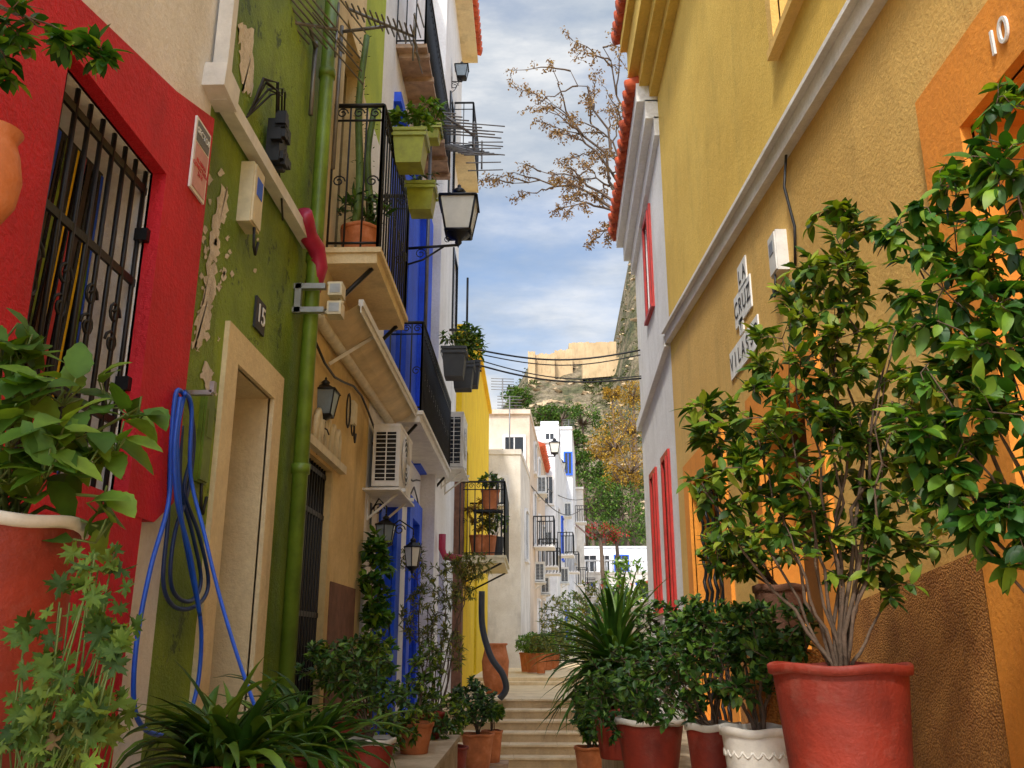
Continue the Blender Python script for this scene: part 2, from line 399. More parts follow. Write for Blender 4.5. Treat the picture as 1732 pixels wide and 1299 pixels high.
struct('stone_steps',g,['riser','steps'])
g=G(); g.box((-1.49,.9,0),(-.62,7.9,.74)); g.box((-1.49,.88,.74),(-.6,7.92,.78)); g.box((-1.49,.4,.0),(-.7,.88,1.05))
solo('stone_ledge',g,'stone','low stone ledge along the painted houses carrying flowerpots','ledge')
g=G(); g.box((.6,1.0,0),(1.59,8.4,.78)); g.box((.58,.98,.78),(1.59,8.42,.82))
solo('stone_ledge',g,'stone','low stone ledge beside the ochre house carrying flowerpots','ledge')
XL=-1.5; XR=1.6
# ---------------- house A red and white
hA=thing('house','white plastered house with a thick red window surround','house',(XL,2,0))
g=G(); wA=(2.38,3.15,2.0,3.3,.22)
facade(g,XL,-1,-2,3.65,0,8.6,[wA]); part('wall',g,'whitec',hA)
g=G(); x0,x1=XL-.01,XL+.055
g.prismx([(3.15,1.95),(3.4,1.95),(3.57,2.05),(3.57,3.82),(3.15,3.68)],x0,x1)
g.prismx([(1.8,3.3),(3.15,3.3),(3.15,3.68),(1.8,3.36)],x0,x1)
g.prismx([(1.8,2.0),(2.38,2.0),(2.38,3.3),(1.8,3.3)],x0,x1)
g.prismx([(1.5,.3),(3.27,.3),(3.3,1.95),(3.3,2.0),(1.5,2.0)],x0,x1-.003)
part('window_surround',g,'redp',hA)
g=G(); fill(g,XL-.2,wA,0)
win=part('window',g,'dark',hA)
g=G()
cols=['signr','cream','blue','green','yellow','door','white']
y=2.39
while y<3.1:
    w=rnd(.01,.035); mi=random.choice([0,1,2,3,4,5,5,5,3,5])
    y1_=min(y+w,3.14); y2=min(y+.1,3.12); g.quad((XL-.19+rnd(0,.01),y,2.02),(XL-.19,y1_,2.02),(XL-.19,min(y2+w,3.14),3.28),(XL-.19,y2,3.28),mi); y+=w+rnd(.005,.03)
part('striped_curtain',g,cols,win)
g=G()
for i in range(9):
    y=2.4+i*.0915; g.tube([(XL-.02,y,2.0),(XL-.02,y,3.3)],.009,6)
for z in (2.28,2.83,3.22): g.beam((XL-.02,2.38,z),(XL-.02,3.15,z),.012,.03)
for i in range(4): scroll(g,(XL-.02,2.49+.18*i,2.66),.045,(0,1,0))
for i in range(4): scroll(g,(XL-.02,2.49+.18*i,2.55),.045,(0,-1,0))
for z in (3.0,2.4): g.box((XL-.03,3.12,z),(XL+.02,3.17,z+.05))
part('window_grille',g,'black',hA)
sg=thing('wall_sign','white framed security sign with grey band and red lettering','sign',(XL+.06,3.42,3.5))
a,b,p,q=3.355,3.525,3.36,3.70
g=G(); g.box((XL+.057,a,p),(XL+.066,b,q)); part('sign_board',g,'white2',sg)
g=G(); g.box((XL+.067,a+.014,3.59),(XL+.069,b-.014,q-.014)); part('grey_panel',g,'signg',sg)
g=G(); g.box((XL+.067,a+.014,p+.014),(XL+.069,b-.014,3.58)); part('red_panel',g,'signp',sg)
text('SECTOR',.04,(XL+.0705,3.44,3.64),(0,1,0),'white2',sg,ext=.001)
text('ALARMA\nCONECTADA\n24 H',.028,(XL+.0705,3.44,3.48),(0,1,0),'signr',sg,ext=.001)
# ---------------- house B green
hB=thing('house','green house with peeling paint and a deep cream doorway','house',(XL,4.7,0))
g=G(); dB=(4.27,4.93,.5,2.86,.6,1)
facade(g,XL,-1,3.65,5.62,0,8.6,[dB]); part('wall',g,['green','cream2'],hB)
g=G(); surround(g,XL,-1,dB,.17,.025,0,False); part('door_surround',g,'cream2',hB)
g=G(); fill(g,XL-.57,dB); part('door',g,'door',hB)
def patch(pts,X,jit=5,n=5):
    g=G(); out=[]
    for i in range(len(pts)):
        a=pts[i];b=pts[(i+1)%len(pts)]
        for j in range(n):
            u=j/n; out.append((a[0]+(b[0]-a[0])*u+rnd(-jit,jit),a[1]+(b[1]-a[1])*u+rnd(-jit,jit)*1.5))
    vs=[atX(x,y,X) for x,y in out]; g.add([(X,v.y,v.z) for v in vs],[tuple(range(len(vs)))])
    part('peeled_plaster',g,'peel',hB)
patch([(374,312),(387,320),(384,370),(372,385),(370,430),(352,450),(358,380)],XL+.004,3,9)
patch([(350,448),(368,440),(362,510),(350,560),(335,590),(326,588),(332,530),(342,510)],XL+.0042,4,9)
patch([(404,40),(430,50),(426,160),(410,155),(405,80)],XL+.004,3,9)
patch([(345,610),(358,625),(352,660),(340,640)],XL+.004,3)
for _ in range(40):
    x=rnd(335,390)+rnd(-10,10); y=rnd(250,680); r=rnd(1.5,6); patch([(x-r,y),(x,y-r*1.6),(x+r,y),(x,y+r*1.6)],XL+.0045,1.5,2)
for _ in range(12):
    x=rnd(400,480); y=rnd(150,480); r=rnd(1,3); patch([(x-r,y),(x,y-r*1.6),(x+r,y),(x,y+r*1.6)],XL+.0045,1,2)
g=G(); g.tube([(XL+.09,5.36,.6),(XL+.09,5.36,8.6)],.048,14)
for z in (1.2,2.5,3.9,5.3,6.6): g.tube([(XL+.09,5.36,z),(XL+.09,5.36,z+.06)],.058,14)
solo('downpipe',g,'gpipe','green painted downpipe on the green house wall','pipe')
g=G(); g.tube([(XL+.04,5.56,.6),(XL+.04,5.56,4.4)],.025,10)
solo('downpipe',g,'gpipe','thin green pipe at the house corner','pipe')
a=atX(432,507,XL+.01); b=atX(447,562,XL+.01)
pl=thing('number_plate','dark house number plate reading 15','sign',(XL+.01,(a.y+b.y)/2,(a.z+b.z)/2))
cy,cz=(a.y+b.y)/2,(a.z+b.z)/2
g=G(); g.box((XL+.002,cy-.085,cz-.09),(XL+.015,cy+.085,cz+.09)); part('plate',g,'ink',pl)
text('15',.15,(XL+.019,cy,cz),(0,1,0),'white2',pl)
g=G()
P=[atX(385,-80,XL+.06),atX(376,150,XL+.06)]
g.beam((XL+.05,P[1].y,P[1].z-.02),(XL+.05,P[1].y,8.5),.06,.07)
g.beam(P[1]+V((-.01,-.09,.02)),P[1]+V((-.01,.1,.0)),.11,.13)
g.beam(P[1]+V((-.01,.0,-.02)),atX(522,412,XL+.05),.07,.075)
solo('gutter_trunking',g,'plw','white trunking running down and along the green wall','gutter')
g=G(); p1=atX(522,400,XL+.08)
g.tube([p1+V((0,-.16,.08)),p1+V((0,-.08,.05)),p1,p1+V((.03,.1,-.04)),p1+V((.04,.16,-.14)),p1+V((.0,.17,-.3))],.058,12)
solo('pipe_elbow',g,'magenta','magenta painted pipe elbow below the balcony','pipe')
def elbox(px,py,w,h,lab,X,sd,m='plw',d=.09,mt='blue'):
    q=atX(px,py,X); r=thing('junction_box',lab,'box',q)
    g=G(); xa=X; xb=X-sd*d
    g.box((xa,q.y-w/2,q.z-h/2),(xb,q.y+w/2,q.z+h/2)); g.box((xb,q.y-w/2+.01,q.z-h/2+.01),(xb-sd*.01,q.y+w/2-.01,q.z+h/2-.01))
    g.tube([(xb,q.y,q.z-h/2),(xb,q.y+.02,q.z-h/2-.1),(xb,q.y+.05,q.z-h/2-.13),(xb,q.y+.08,q.z-h/2-.05)],.008,6,1)
    part('housing',g,[m,'cable'],r)
    g=G(); g.box((xb-sd*.011,q.y-w*.25,q.z+h*.0),(xb-sd*.013,q.y+w*.3,q.z+h*.3)); part('label_plate',g,mt,r)
elbox(412,335,.16,.34,'cream electrical junction box on the green wall',XL,-1,'plc',.07,'bluew')
elbox(341,740,.12,.42,'dark green meter cover on the green wall',XL,-1,'gpipe',.02,'gpipe')
elbox(1327,430,.16,.27,'white electrical box on the ochre wall',XR,1,'plw',.07,'steel')
elbox(588,700,.12,.2,'small cream box with hanging cable',XL,-1,'plc',.06,'plc')
q=atX(470,245,XL+.07); g=G()
g.box(q-V((.045,.07,.13)),q+V((.03,.08,.13)))
for i in range(16): 
    o=V((rnd(.0,.04),rnd(-.08,.08),rnd(-.13,.13))); h_=V((.03,rnd(.015,.04),rnd(.015,.04))); g.box(q+o-h_,q+o+h_)
for i in range(7):
    a=rnd(-.1,.1); g.tube([q+V((0,a,.12)),q+V((.02,a-.1,.25+.015*i)),q+V((-.02,a-.22,.24)),q+V((-.05,-.28-.02*i,.1-.03*i))],.006,5)
g.tube([q+V((0,.05,-.12)),q+V((.0,.15,-.26)),q+V((-.03,.3,-.32))],.006,5)
solo('cable_junction',g,'cable','bulky black cable junction hanging by wires','box')
# ---------------- house C cream
hC=thing('house','cream house with barred door and iron balcony','house',(XL,6.8,0))
dC=(5.76,6.62,.5,2.75,.15,0)
g=G()
facade(g,XL,-1,5.62,8.0,0,4.35,[dC])
facade(g,XL,-1,5.62,8.6,4.35,11.2,[(6.25,7.05,4.4,6.5,.2)],mf=lambda y,z:(2 if (6.95<y<7.9 and z>6.3) else (1 if y<7.4 else 3)),cuts_y=(6.95,7.4,7.9),cuts_z=(6.3,))
part('wall',g,['cream','cream2','lime','whitec'],hC)
g=G(); fill(g,XL-.13,dC); part('door',g,'dark',hC)
g=G(); fill(g,XL-.17,(6.25,7.05,4.4,6.5)); part('balcony_door',g,'dark',hC)
g=G()
for i in range(11): 
    y=5.8+i*.078; g.tube([(XL-.05,y,.5),(XL-.05,y,2.75)],.011,6)
for z in (.9,1.7,2.4,2.7): g.beam((XL-.05,5.76,z),(XL-.05,6.62,z),.015,.035)
part('door_grille',g,'black',hC)
g=G()
for i in range(5):
    y=5.9+.16*i; g.tube([(XL+.03,y+.0,2.83),(XL+.03,y+.02,3.0),(XL+.03,y+.07,3.06),(XL+.03,y+.12,3.0),(XL+.03,y+.12,2.83)],.022,7)
g.box((XL-.01,5.7,2.78),(XL+.05,6.9,2.84)); part('door_ornament',g,'plc',hC,label='row of small arched mouldings over the door')
g=G(); g.box((XL,6.75,.5),(XL+.012,7.7,1.95)); part('stone_cladding',g,'brick',hC)
def balcony(house,X,y0,y1,xo,z,rh,slabm='plc',th=.1):
    g=G(); g.box((X-.02,y0,z-th),(xo,y1,z)); g.box((X-.02,y0-.02,z-.02),(xo+.03,y1+.02,z+.02))
    for y in (y0+.1,y1-.1): g.tube([(X,y,z-.45),(xo-.05,y,z-th)],.018,6,1)
    b=part('balcony',g,[slabm,'black'],house)
    g=G(); railing(g,[(X,y0),(xo,y0),(xo,y1),(X,y1)],z+.02,z+rh); part('railing',g,'black',b)
    return b
balcony(hC,XL,6.0,7.45,-1.12,4.28,1.22,'cream2')
aw=thing('awning','wide cream awning with white front bar on folding arms','awning',(XL,7,3.7))
g=G(); a0=V((XL+.04,5.72,3.66)); a1=V((XL+.04,9.5,3.72)); b0=V((-1.2,5.9,3.83)); b1=V((-1.2,9.5,3.85))
g.tube([a0,a1],.045,10); part('roller',g,'plc',aw)
g=G(); N=14
for j in range(N):
    def pp(u,v): 
        z_=-.035*math.sin(math.pi*v)-.012*math.sin(u*40)*v; q=a0.lerp(a1,u).lerp(b0.lerp(b1,u),v); return q+V((0,0,z_))
    for v in range(4): g.quad(pp(j/N,v/4),pp((j+1)/N,v/4),pp((j+1)/N,(v+1)/4),pp(j/N,(v+1)/4))
part('awning_cloth',g,'awn',aw)
g=G(); g.beam(b0,b1,.035,.05); g.beam(b0-V((0,0,.05)),b1-V((0,0,.05)),.008,.05)
for y in (6.3,9.0): g.beam((XL,y,3.5),(-1.22,y+.25,3.8),.025,.025)
part('front_bar',g,'plw',aw)
q=atX(500,510,XL); fl=thing('flood_lamp','small double flood lamp on a steel bracket','lamp',q)
g=G(); 
for dz in (-.08,.08): g.beam(q+V((0,-.05,dz)),q+V((.2,-.05,dz)),.04,.035)
g.beam(q+V((.03,-.05,-.1)),q+V((.03,-.05,.1)),.04,.04); part('bracket',g,'steel',fl)
g=G()
for dz in (-.06,.07):
    e=q+V((.26,.0,dz)); g.box(e-V((.045,.05,.045)),e+V((.045,.06,.045))); g.tube([e+V((0,.06,0)),e+V((0,.12,0))],.03,8)
g.tube([q+V((.18,-.03,-.1)),q+V((.3,.02,.0)),q+V((.2,0,.13))],.01,6)
part('lamp_head',g,'plc',fl)
g=G()
for dz in (-.06,.07): e=q+V((.26,-.052,dz)); g.box(e-V((.032,.002,.03)),e+V((.032,.001,.03)))
part('lens',g,'steel',fl)
def lantern(lab,cn,w,h,wall,glass='lampg',metal='black',sides=4,group='wall lanterns along the alley',arm='below'):
    cn=V(cn); r=thing('wall_lantern',lab,'lantern',cn,group)
    gf=G();gg=G(); zt=cn.z+h*.22; zb=cn.z-h*.28; wt=w/2; wb=w*.3
    ct=[];cb=[]
    for i in range(sides):
        a=2*math.pi*(i+.5)/sides; q=1.414 if sides==4 else 1.1
        ct.append(V((cn.x+wt*q*.9*math.cos(a),cn.y+wt*q*.9*math.sin(a),zt))); cb.append(V((cn.x+wb*q*math.cos(a),cn.y+wb*q*math.sin(a),zb)))
    for i in range(sides):
        j=(i+1)%sides
        gg.quad(ct[i],ct[j],cb[j],cb[i]); th=w*.03
        gf.tube([ct[i],cb[i]],th,5); gf.tube([ct[i],ct[j]],th*1.3,5); gf.tube([cb[i],cb[j]],th*1.3,5)
        ap=V((cn.x,cn.y,cn.z+h*.4)); e1=(ct[i]-ap)*1.12+ap; e2=(ct[j]-ap)*1.12+ap
        m1=ap+(ct[i]-ap)*.25;m2=ap+(ct[j]-ap)*.25
        gf.quad(e1,e2,m2,m1); 
    gf.lathe(cn,[(w*.14,h*.36),(w*.17,h*.4),(w*.1,h*.44),(w*.04,h*.46),(w*.05,h*.49),(0,h*.52)],10)
    gf.lathe(cn,[(wb*1.1,-h*.28),(wb*.8,-h*.33),(w*.08,-h*.38),(w*.09,-h*.42),(w*.03,-h*.46),(0,-h*.5)],10)
    part('lamp_frame',gf,metal,r); part('lamp_glass',gg,glass,r)
    gb=G(); wl=V(wall)
    if arm=='below':
        e=cn+V((0,0,-h*.45)); gb.tube([wl,wl.lerp(e,.5)+V((0,0,.0)),e],w*.035,7); 
        gb.tube([wl+V((0,0,-.22)),wl.lerp(e,.35)+V((0,0,-.16)),wl.lerp(e,.75)],w*.025,6)
        scroll(gb,wl.lerp(e,.3)+V((0,0,-.08)),.07,(1,0,0)); scroll(gb,wl.lerp(e,.8)+V((0,0,.08)),.05,(1,0,0))
    else:
        e=cn+V((0,0,h*.52)); top=e+V((0,0,.06)); gb.tube([wl,wl.lerp(top,.5)+V((0,0,.1)),top,e],w*.04,7); scroll(gb,wl.lerp(top,.5),.06,(1,0,0))
    gb.box(wl-V((.02,.03,.12)),wl+V((.01,.03,.08))); part('bracket',gb,metal,r)
q=atY(776,366,9.8); lantern('large black street lantern with frosted panes on scroll bracket',q,.48,.84,(XL,9.8,q.z-.42))
q=atY(549,680,6.1); lantern('black iron lantern with frosted panes beside barred door',(q.x,q.y,q.z),.19,.36,(XL,6.1,q.z-.16),'lampb')
q=atY(652,902,8.3); lantern('dark lantern with blue-grey panes on white wall',q,.2,.36,(XL,8.3,q.z+.2),'lampb',sides=6,arm='top')
q=atY(698,940,9.2); lantern('black hanging lantern with clear panes',q,.19,.4,(XL,9.2,q.z+.26),'lampg',sides=6,arm='top')
q=atY(781,122,13.0); lantern('small black lantern high on the white house',q,.24,.42,(-1.3,13,q.z-.18),'lampb')
q=atY(938,757,39); lantern('black street lantern on the distant white house',q,.5,.9,(q.x-.8,39,q.z-.4),'lampg')
q=atY(950,790,48); lantern('black street lantern on the distant white house',q,.5,.9,(q.x-.8,48,q.z-.4),'lampg')
def ac(x0,x1,y0,y1,z0,z1,lab):
    r=thing('air_conditioner',lab,'air conditioner',((x0+x1)/2,(y0+y1)/2,z0),'air conditioners on the house walls')
    g=G(); g.box((x0,y0,z0),(x1,y1,z1)); g.box((x0-.0,y0-.004,z1-.02),(x1+.004,y1+.004,z1+.01)); part('casing',g,'plw',r)
    g=G(); ww=(x1-x0)
    g.box((x0+ww*.12,y0-.006,z0+.05),(x1-ww*.15,y0-.002,z1-.07),0)
    for i in range(11):
        z=z0+.07+(z1-z0-.17)*i/10; g.box((x0+ww*.11,y0-.012,z),(x1-ww*.14,y0-.007,z+.006),1)
    g.box((x0+ww*.48,y0-.013,z0+.05),(x0+ww*.52,y0-.006,z1-.07),1)
    part('vent_grille',g,['dark','plw'],r)
    g=G(); cy=(y0+y1)/2-.05; cz=(z0+z1)/2; 
    g.add([(x1+.004,cy+.23*math.cos(a/20*6.283),cz+.23*math.sin(a/20*6.283)) for a in range(20)],[tuple(range(20))],1)
    for rr in (.05,.1,.15,.2,.24): g.tube([(x1+.012,cy+rr*math.cos(a/20*6.283),cz+rr*math.sin(a/20*6.283)) for a in range(21)],.005,4,0)
    part('fan_grille',g,['plw','potd'],r)
    g=G()
    for y in (y0+.12,y1-.12): g.beam((x0-.05,y,z0-.02),(x1+.05,y,z0-.02),.035,.03); g.beam((x0-.05,y,z0-.02),(x0-.05,y,z0-.3),.035,.03); g.beam((x0-.04,y,z0-.28),(x1,y,z0-.03),.02,.02)
    g.box((x0-.08,y0-.15,z0-.06),(x1+.03,y1+.1,z0-.04))
    part('bracket',g,'plw',r)
ac(-1.45,-1.2,8.0,8.8,2.88,3.45,'white air conditioner with dark vents on shelf brackets')
ac(-1.25,-.98,12.6,13.4,3.95,4.75,'white air conditioner under the blue balcony')
for (yy,zz) in ((31.5,3.6),(35.5,3.4),(38.3,5.5),(33.5,7.0)):
    xx=-.04+.66*(yy-29)/11; ac(xx,xx+.35,yy,yy+.9,zz,zz+.65,'white air conditioner on the cream house wall')
for (yy,zz) in ((43.0,4.3),(47.0,8.0)):
    xx=1.1+.9*(yy-40.2)/9.8; ac(xx,xx+.4,yy,yy+.9,zz,zz+.7,'white air conditioner on the distant white house')
# ---------------- house D blue
hD=thing('house','blue and white house with iron balcony and blue doors','house',(XL,10,0))
dD=[(9.0,9.75,.6,3.0,.12,1),(11.0,11.7,.7,3.0,.12,1),(9.4,10.2,3.9,6.0,.15,1)]
g=G(); facade(g,XL,-1,8.0,12.0,0,3.7,dD[:2]); facade(g,XL,-1,8.6,12.0,3.7,11.6,dD[2:],mf=lambda y,z:1 if z<7.3 else 0,cuts_z=(7.3,))
part('wall',g,['whitec','blue'],hD)
g=G(); fill(g,XL-.1,dD[0]); part('door',g,'bluew',hD)
g=G(); fill(g,XL-.1,dD[1]); part('door',g,'bluew',hD)
g=G(); fill(g,XL-.13,dD[2]); part('window',g,'dark',hD)
g=G(); surround(g,XL,-1,dD[0],.32,.04,0,False); part('door_surround',g,'blue',hD)
g=G(); surround(g,XL,-1,dD[1],.25,.04,0,False); part('door_surround',g,'blue',hD)
g=G(); g.box((XL,11.2,3.7),(XL+.09,11.9,7.4)); g.box((XL,8.62,7.3),(XL+.08,11.19,7.42)); part('pilaster',g,'blue',hD)
balcony(hD,XL,9.0,12.3,-1.15,3.82,1.0,'plw')
g=G(); g.box((XL,8.6,7.98),(-1.15,11.6,8.03)); 
for i in range(7): g.box((XL+.02,8.7+.45*i,7.92),(-1.13,8.75+.45*i,7.98))
b=part('balcony',g,'wood',hD,label='weathered wooden balcony high up')
g=G(); railing(g,[(XL,8.6),(-1.17,8.6),(-1.17,11.6),(XL,11.6)],8.03,8.95,scr=False); part('railing',g,'black',b)
# ---------------- house E
XE=-1.3
hE=thing('house','tall white house with red tiled eave','house',(XE,13.5,0))
hs=[(12.7,13.5,.8,2.9,.12,0),(12.8,13.6,8.4,10.2,.15,0),(13.9,14.6,6.5,7.9,.15,0)]
g=G(); facade(g,XE,-1,12.0,15.0,0,12.6,hs); part('wall',g,'whitec',hE)
g=G(); fill(g,XE-.1,hs[0]); part('door',g,'bluew',hE)
for h in hs[1:]:
    g=G(); fill(g,XE-.1,h); surround(g,XE,-1,h,.06,.03); part('window',g,'dark',hE)
g=G(); g.box((XE-.5,11.8,12.5),(-1.0,15.1,12.6),1)
for i in range(18): g.tube([(XE-.6,11.9+.18*i,12.95),(-.92,11.9+.18*i,12.66)],.085,8)
part('roof',g,['tile','cream2'],hE)
g=G(); g.box((XE,13.6,9.6),(-.95,15.0,9.66)); b=part('balcony',g,'cream2',hE); g=G(); railing(g,[(XE,13.6),(-.97,13.6),(-.97,15),(XE,15)],9.66,10.6,scr=False); part('railing',g,'black',b)
g=G(); g.tube([(XE+.08,12.3,2.95),(XE+.08,12.3,2.75),(XE+.12,12.3,2.65),(XE+.35,12.3,2.62)],.05,10); solo('pipe_elbow',g,'magenta','magenta pipe elbow on the white wall','pipe')
# ---------------- house F yellow
XF=-1.2
hF=thing('house','bright yellow house with a small balcony full of pots','house',(XF,19,0))
hs=[(19.2,20,.9,2.9,.1,0),(15.8,16.8,2.95,5,.12,0),(21.5,22.3,3.5,5,.12,0)]
g=G(); facade(g,XF,-1,15.0,18.6,0,6.9,[hs[1]]); facade(g,XF-.002,-1,18.6,25,0,7.9,[hs[0],hs[2]]); g.box((XF-.1,14.99,0),(XF+.05,15.35,5.2),1)
part('wall',g,['yellow','brick'],hF)
g=G(); fill(g,XF-.08,hs[0]); part('door',g,'door',hF)
for h in hs[1:]:
    g=G(); fill(g,XF-.1,h); part('window',g,'dark',hF)
g=G(); g.box((XF-.2,15,6.9),(XF+.08,18.6,7.0)); g.box((XF-.2,18.6,7.9),(XF+.08,25,8.0)); part('cornice',g,'yellow',hF)
balcony(hF,XF,15.0,17.4,-.45,2.9,1.25,'plc')
# ---------------- far houses
def prism_house(label,fp,z1,mat,wins=(),z0=.5,cap=True):
    cx=sum(p[0] for p in fp)/len(fp);cy=sum(p[1] for p in fp)/len(fp)
    r=thing('house',label,'house',(cx,cy,z0)); g=G(); g.prismz(fp,z0,z1)
    if cap: 
        g.prismz([((x-cx)*1.02+cx,(y-cy)*1.02+cy) for x,y in fp],z1,z1+.15)
    part('wall',g,mat,r)
    for (ei,u,wd,za,zb,kind) in wins:
        a=V((*fp[ei],0)); b=V((*fp[(ei+1)%len(fp)],0)); L=(b-a).length; d=(b-a)/L; nrm=V((d.y,-d.x,0))
        m=a+d*L*u
        g=G(); p=m-d*wd/2+nrm*.02; q=m+d*wd/2+nrm*.02
        g.beam(p+V((0,0,(za+zb)/2)),q+V((0,0,(za+zb)/2)),.08,zb-za,0)
        for zz in (za-.04,zb+.04): g.beam(p-d*.08+V((0,0,zz)),q+d*.08+V((0,0,zz)),.16,.08,1)
        for pp in (p-d*.04,q+d*.04): g.beam(pp+V((0,0,za)),pp+V((0,0,zb)),.16,.08,1)
        g.beam(m+V((0,0,za))+nrm*.07,m+V((0,0,zb))+nrm*.07,.03,.04,1)
        if kind in('b',):
            g.beam(p-d*.2+nrm*.35+V((0,0,za-.1)),q+d*.2+nrm*.35+V((0,0,za-.1)),.7,.08,1)
            for i in range(11):
                w=(p-d*.2).lerp(q+d*.2,i/10)+nrm*.68; g.tube([w+V((0,0,za-.1)),w+V((0,0,za+.9))],.015,4,2)
            g.tube([p-d*.2+nrm*.68+V((0,0,za+.9)),q+d*.2+nrm*.68+V((0,0,za+.9))],.025,4,2)
            for e_ in (p-d*.2,q+d*.2):
                for i in range(6): w=e_+nrm*.68*i/5; g.tube([w+V((0,0,za-.1)),w+V((0,0,za+.9))],.015,4,2)
                g.tube([e_+V((0,0,za+.9)),e_+nrm*.68+V((0,0,za+.9))],.02,4,2)
        if kind=='r': 
            for i in range(6):
                pa=p.lerp(q,i/6)+nrm*.05;pb=p.lerp(q,(i+1)/6)+nrm*.05
                g.quad(pa+V((0,0,zb+.2)),pb+V((0,0,zb+.2)),pb+nrm*.8+V((0,0,-.7+.2+zb)),pa+nrm*.8+V((0,0,zb-.5)),3 if i%2 else 1)
        part('door' if kind=='d' else 'window',g,['dark','bluew' if kind=='blue' else 'white','black','redw'],r)
    return r
h1=prism_house('whitewashed low house wall facing down the street',[(-1.19,25.0),(-.3,25.0),(-.05,28.9),(-3,28.9),(-3,25.1)],6.7,'farwhite',[(1,.5,.8,3.9,5.3,'w'),(0,.35,.25,5.3,6.0,'w')])
h2=prism_house('pale cream tall house with sloping roof edge and balconies',[(-2.6,29),(-.04,29),(.62,40),(-3,40)],8.9,'pink',[(1,.2,.9,4.8,6.5,'b'),(1,.5,.9,4.4,6.2,'b'),(1,.8,.9,4.4,6.2,'b'),(1,.4,.9,.9,3.0,'d'),(1,.75,.9,1.0,3.1,'d'),(1,.5,.8,7.3,8.4,'w'),(0,.8,.6,7.2,8.1,'w'),(1,.25,.8,7.4,8.4,'w')])
g=G()
for i in range(14,27):
    u=i/25; x=-.02+.66*u; y=29+11*u; g.tube([(x-.8,y,9.5),(x+.2,y,9.1)],.16,7)
part('roof',g,'tile',h2)
h3=prism_house('white stepped house with blue framed windows',[(-1,40.2),(1.1,40.2),(2.0,50),(-1,50)],10.4,'farwhite2',[(1,.15,1,5.5,7.5,'b'),(1,.45,1,5.5,7.5,'blue'),(1,.75,1,5.2,7.2,'b'),(1,.3,1,1.2,3.4,'d'),(1,.7,1,1.2,3.2,'blue'),(0,.85,.35,7.6,8.8,'w')])
h3c=prism_house('small white stair tower on a flat roof',[(.5,44),(1.4,44),(1.6,47),(.5,47)],12.2,'farwhite2',[(0,.5,.4,10.9,11.7,'w')],z0=10.56)
h3b=prism_house('white upper block with roof terrace',[(-1,50.2),(2.35,50.2),(3.0,60),(-1,60)],13.4,'farwhite2',[(1,.2,1.1,6,8,'r'),(1,.5,1.1,5,7,'b'),(1,.7,1.1,9,11,'b'),(0,.93,.35,10.8,12,'blue')])
h4=prism_house('white house with cream parapet near street end',[(-1,60.2),(3.5,60.2),(4.2,72),(-1,72)],11.6,'farwhite',[(1,.3,1.2,5,7,'b'),(1,.7,1.2,5,7,'b'),(1,.5,1.2,8.6,10.4,'r')])
h5=prism_house('low white terrace building closing the street',[(2.0,74),(13,74),(13,80),(2.0,80)],7.0,'farwhite',[(0,.25,1.2,2.2,4.6,'w'),(0,.5,1.2,2.2,4.6,'w'),(0,.38,1,5,6.2,'w'),(0,.65,1,5,6.2,'w')])
h6=prism_house('white house with terrace wall behind the street end',[(3.5,82),(15,82),(15,90),(3.5,90)],9.9,'farwhite2',[(0,.15,1.2,7.8,9.2,'w'),(0,.27,.8,7.8,9.2,'w'),(0,.4,1.2,7.8,9.2,'blue')])
g=G(); 
for i in range(22): g.tube([(2.1+.5*i,73.9,7.15),(2.1+.5*i,73.9,8.0)],.07,6)
g.beam((2,73.9,8.05),(13,73.9,8.05),.3,.12); part('balustrade',g,'farwhite2',h5)
g=G(); 
for i in range(22):
    x=2.2+i*.38; z=6.5-.6*math.sin(math.pi*i/21); mi=i%3
    g.add([(x,70,z),(x+.3,70,z),(x+.15,70,z-.4)],[(0,1,2)],mi)
g.tube([(2.2+i*.38,70,6.5-.6*math.sin(math.pi*i/21)) for i in range(23)],.012,4,3)
solo('bunting',g,['bluew','white2','redw','cable'],'string of blue white and red bunting across the street','bunting')
# ---------------- right ochre house
hR=thing('house','ochre yellow house with orange door surrounds and white band','house',(XR,4,0))
HR=[(1.7,2.88,.2,3.3,.4,2),(5.0,6.1,.82,2.95,.25,2),(7.5,8.9,.82,3.0,.25,2),(4.05,4.85,5.15,6.8,.15,0)]
g=G(); facade(g,XR,1,-2,9.7,0,8.1,HR,mf=lambda y,z:1 if z>4.6 else 0,cuts_z=(4.6,)); part('wall',g,['ochre','ochre2','orange'],hR)
g=G(); surround(g,XR,1,HR[0],.3,.04,0,False); part('door_surround',g,'orange',hR)
for h in HR[1:3]:
    g=G(); surround(g,XR,1,h,.26,.03,0,False); part('door_surround',g,'orange',hR)
for h,m_ in zip(HR[:3],('orange','door','door')):
    g=G(); fill(g,XR+h[4]-.03,h); part('door',g,m_,hR)
g=G(); fill(g,XR+.13,HR[3]); surround(g,XR,1,HR[3],.1,.05); part('window',g,'ochre',hR)
g=G(); g.prismx([(3.19,0),(4.65,0),(4.65,1.68),(3.19,1.82)],XR-.03,XR+.01); part('rough_dado',g,'dado',hR)
g=G(); g.box((XR-.03,6.4,0),(XR+.01,7.2,1.5)); part('rough_dado',g,'dado',hR)
g=G(); 
for a,b in (((-2,3.85),(3.46,4.32)),((3.46,4.32),(9.7,4.86))): g.beam((XR-.02,a[0],a[1]),(XR-.02,b[0],b[1]),.08,.12); g.beam((XR-.045,a[0],a[1]+.07),(XR-.045,b[0],b[1]+.07),.11,.03)
part('white_band',g,'whitec',hR)
g=G()
for i,(dx,z0,z1) in enumerate(((.1,8.05,8.2),(.22,8.2,8.4),(.34,8.4,8.8),(.42,8.8,8.95))): g.box((XR+.1,-2,z0),(XR-dx,9.72+dx*.3,z1))
part('cornice',g,'ochre2',hR)
g=G()
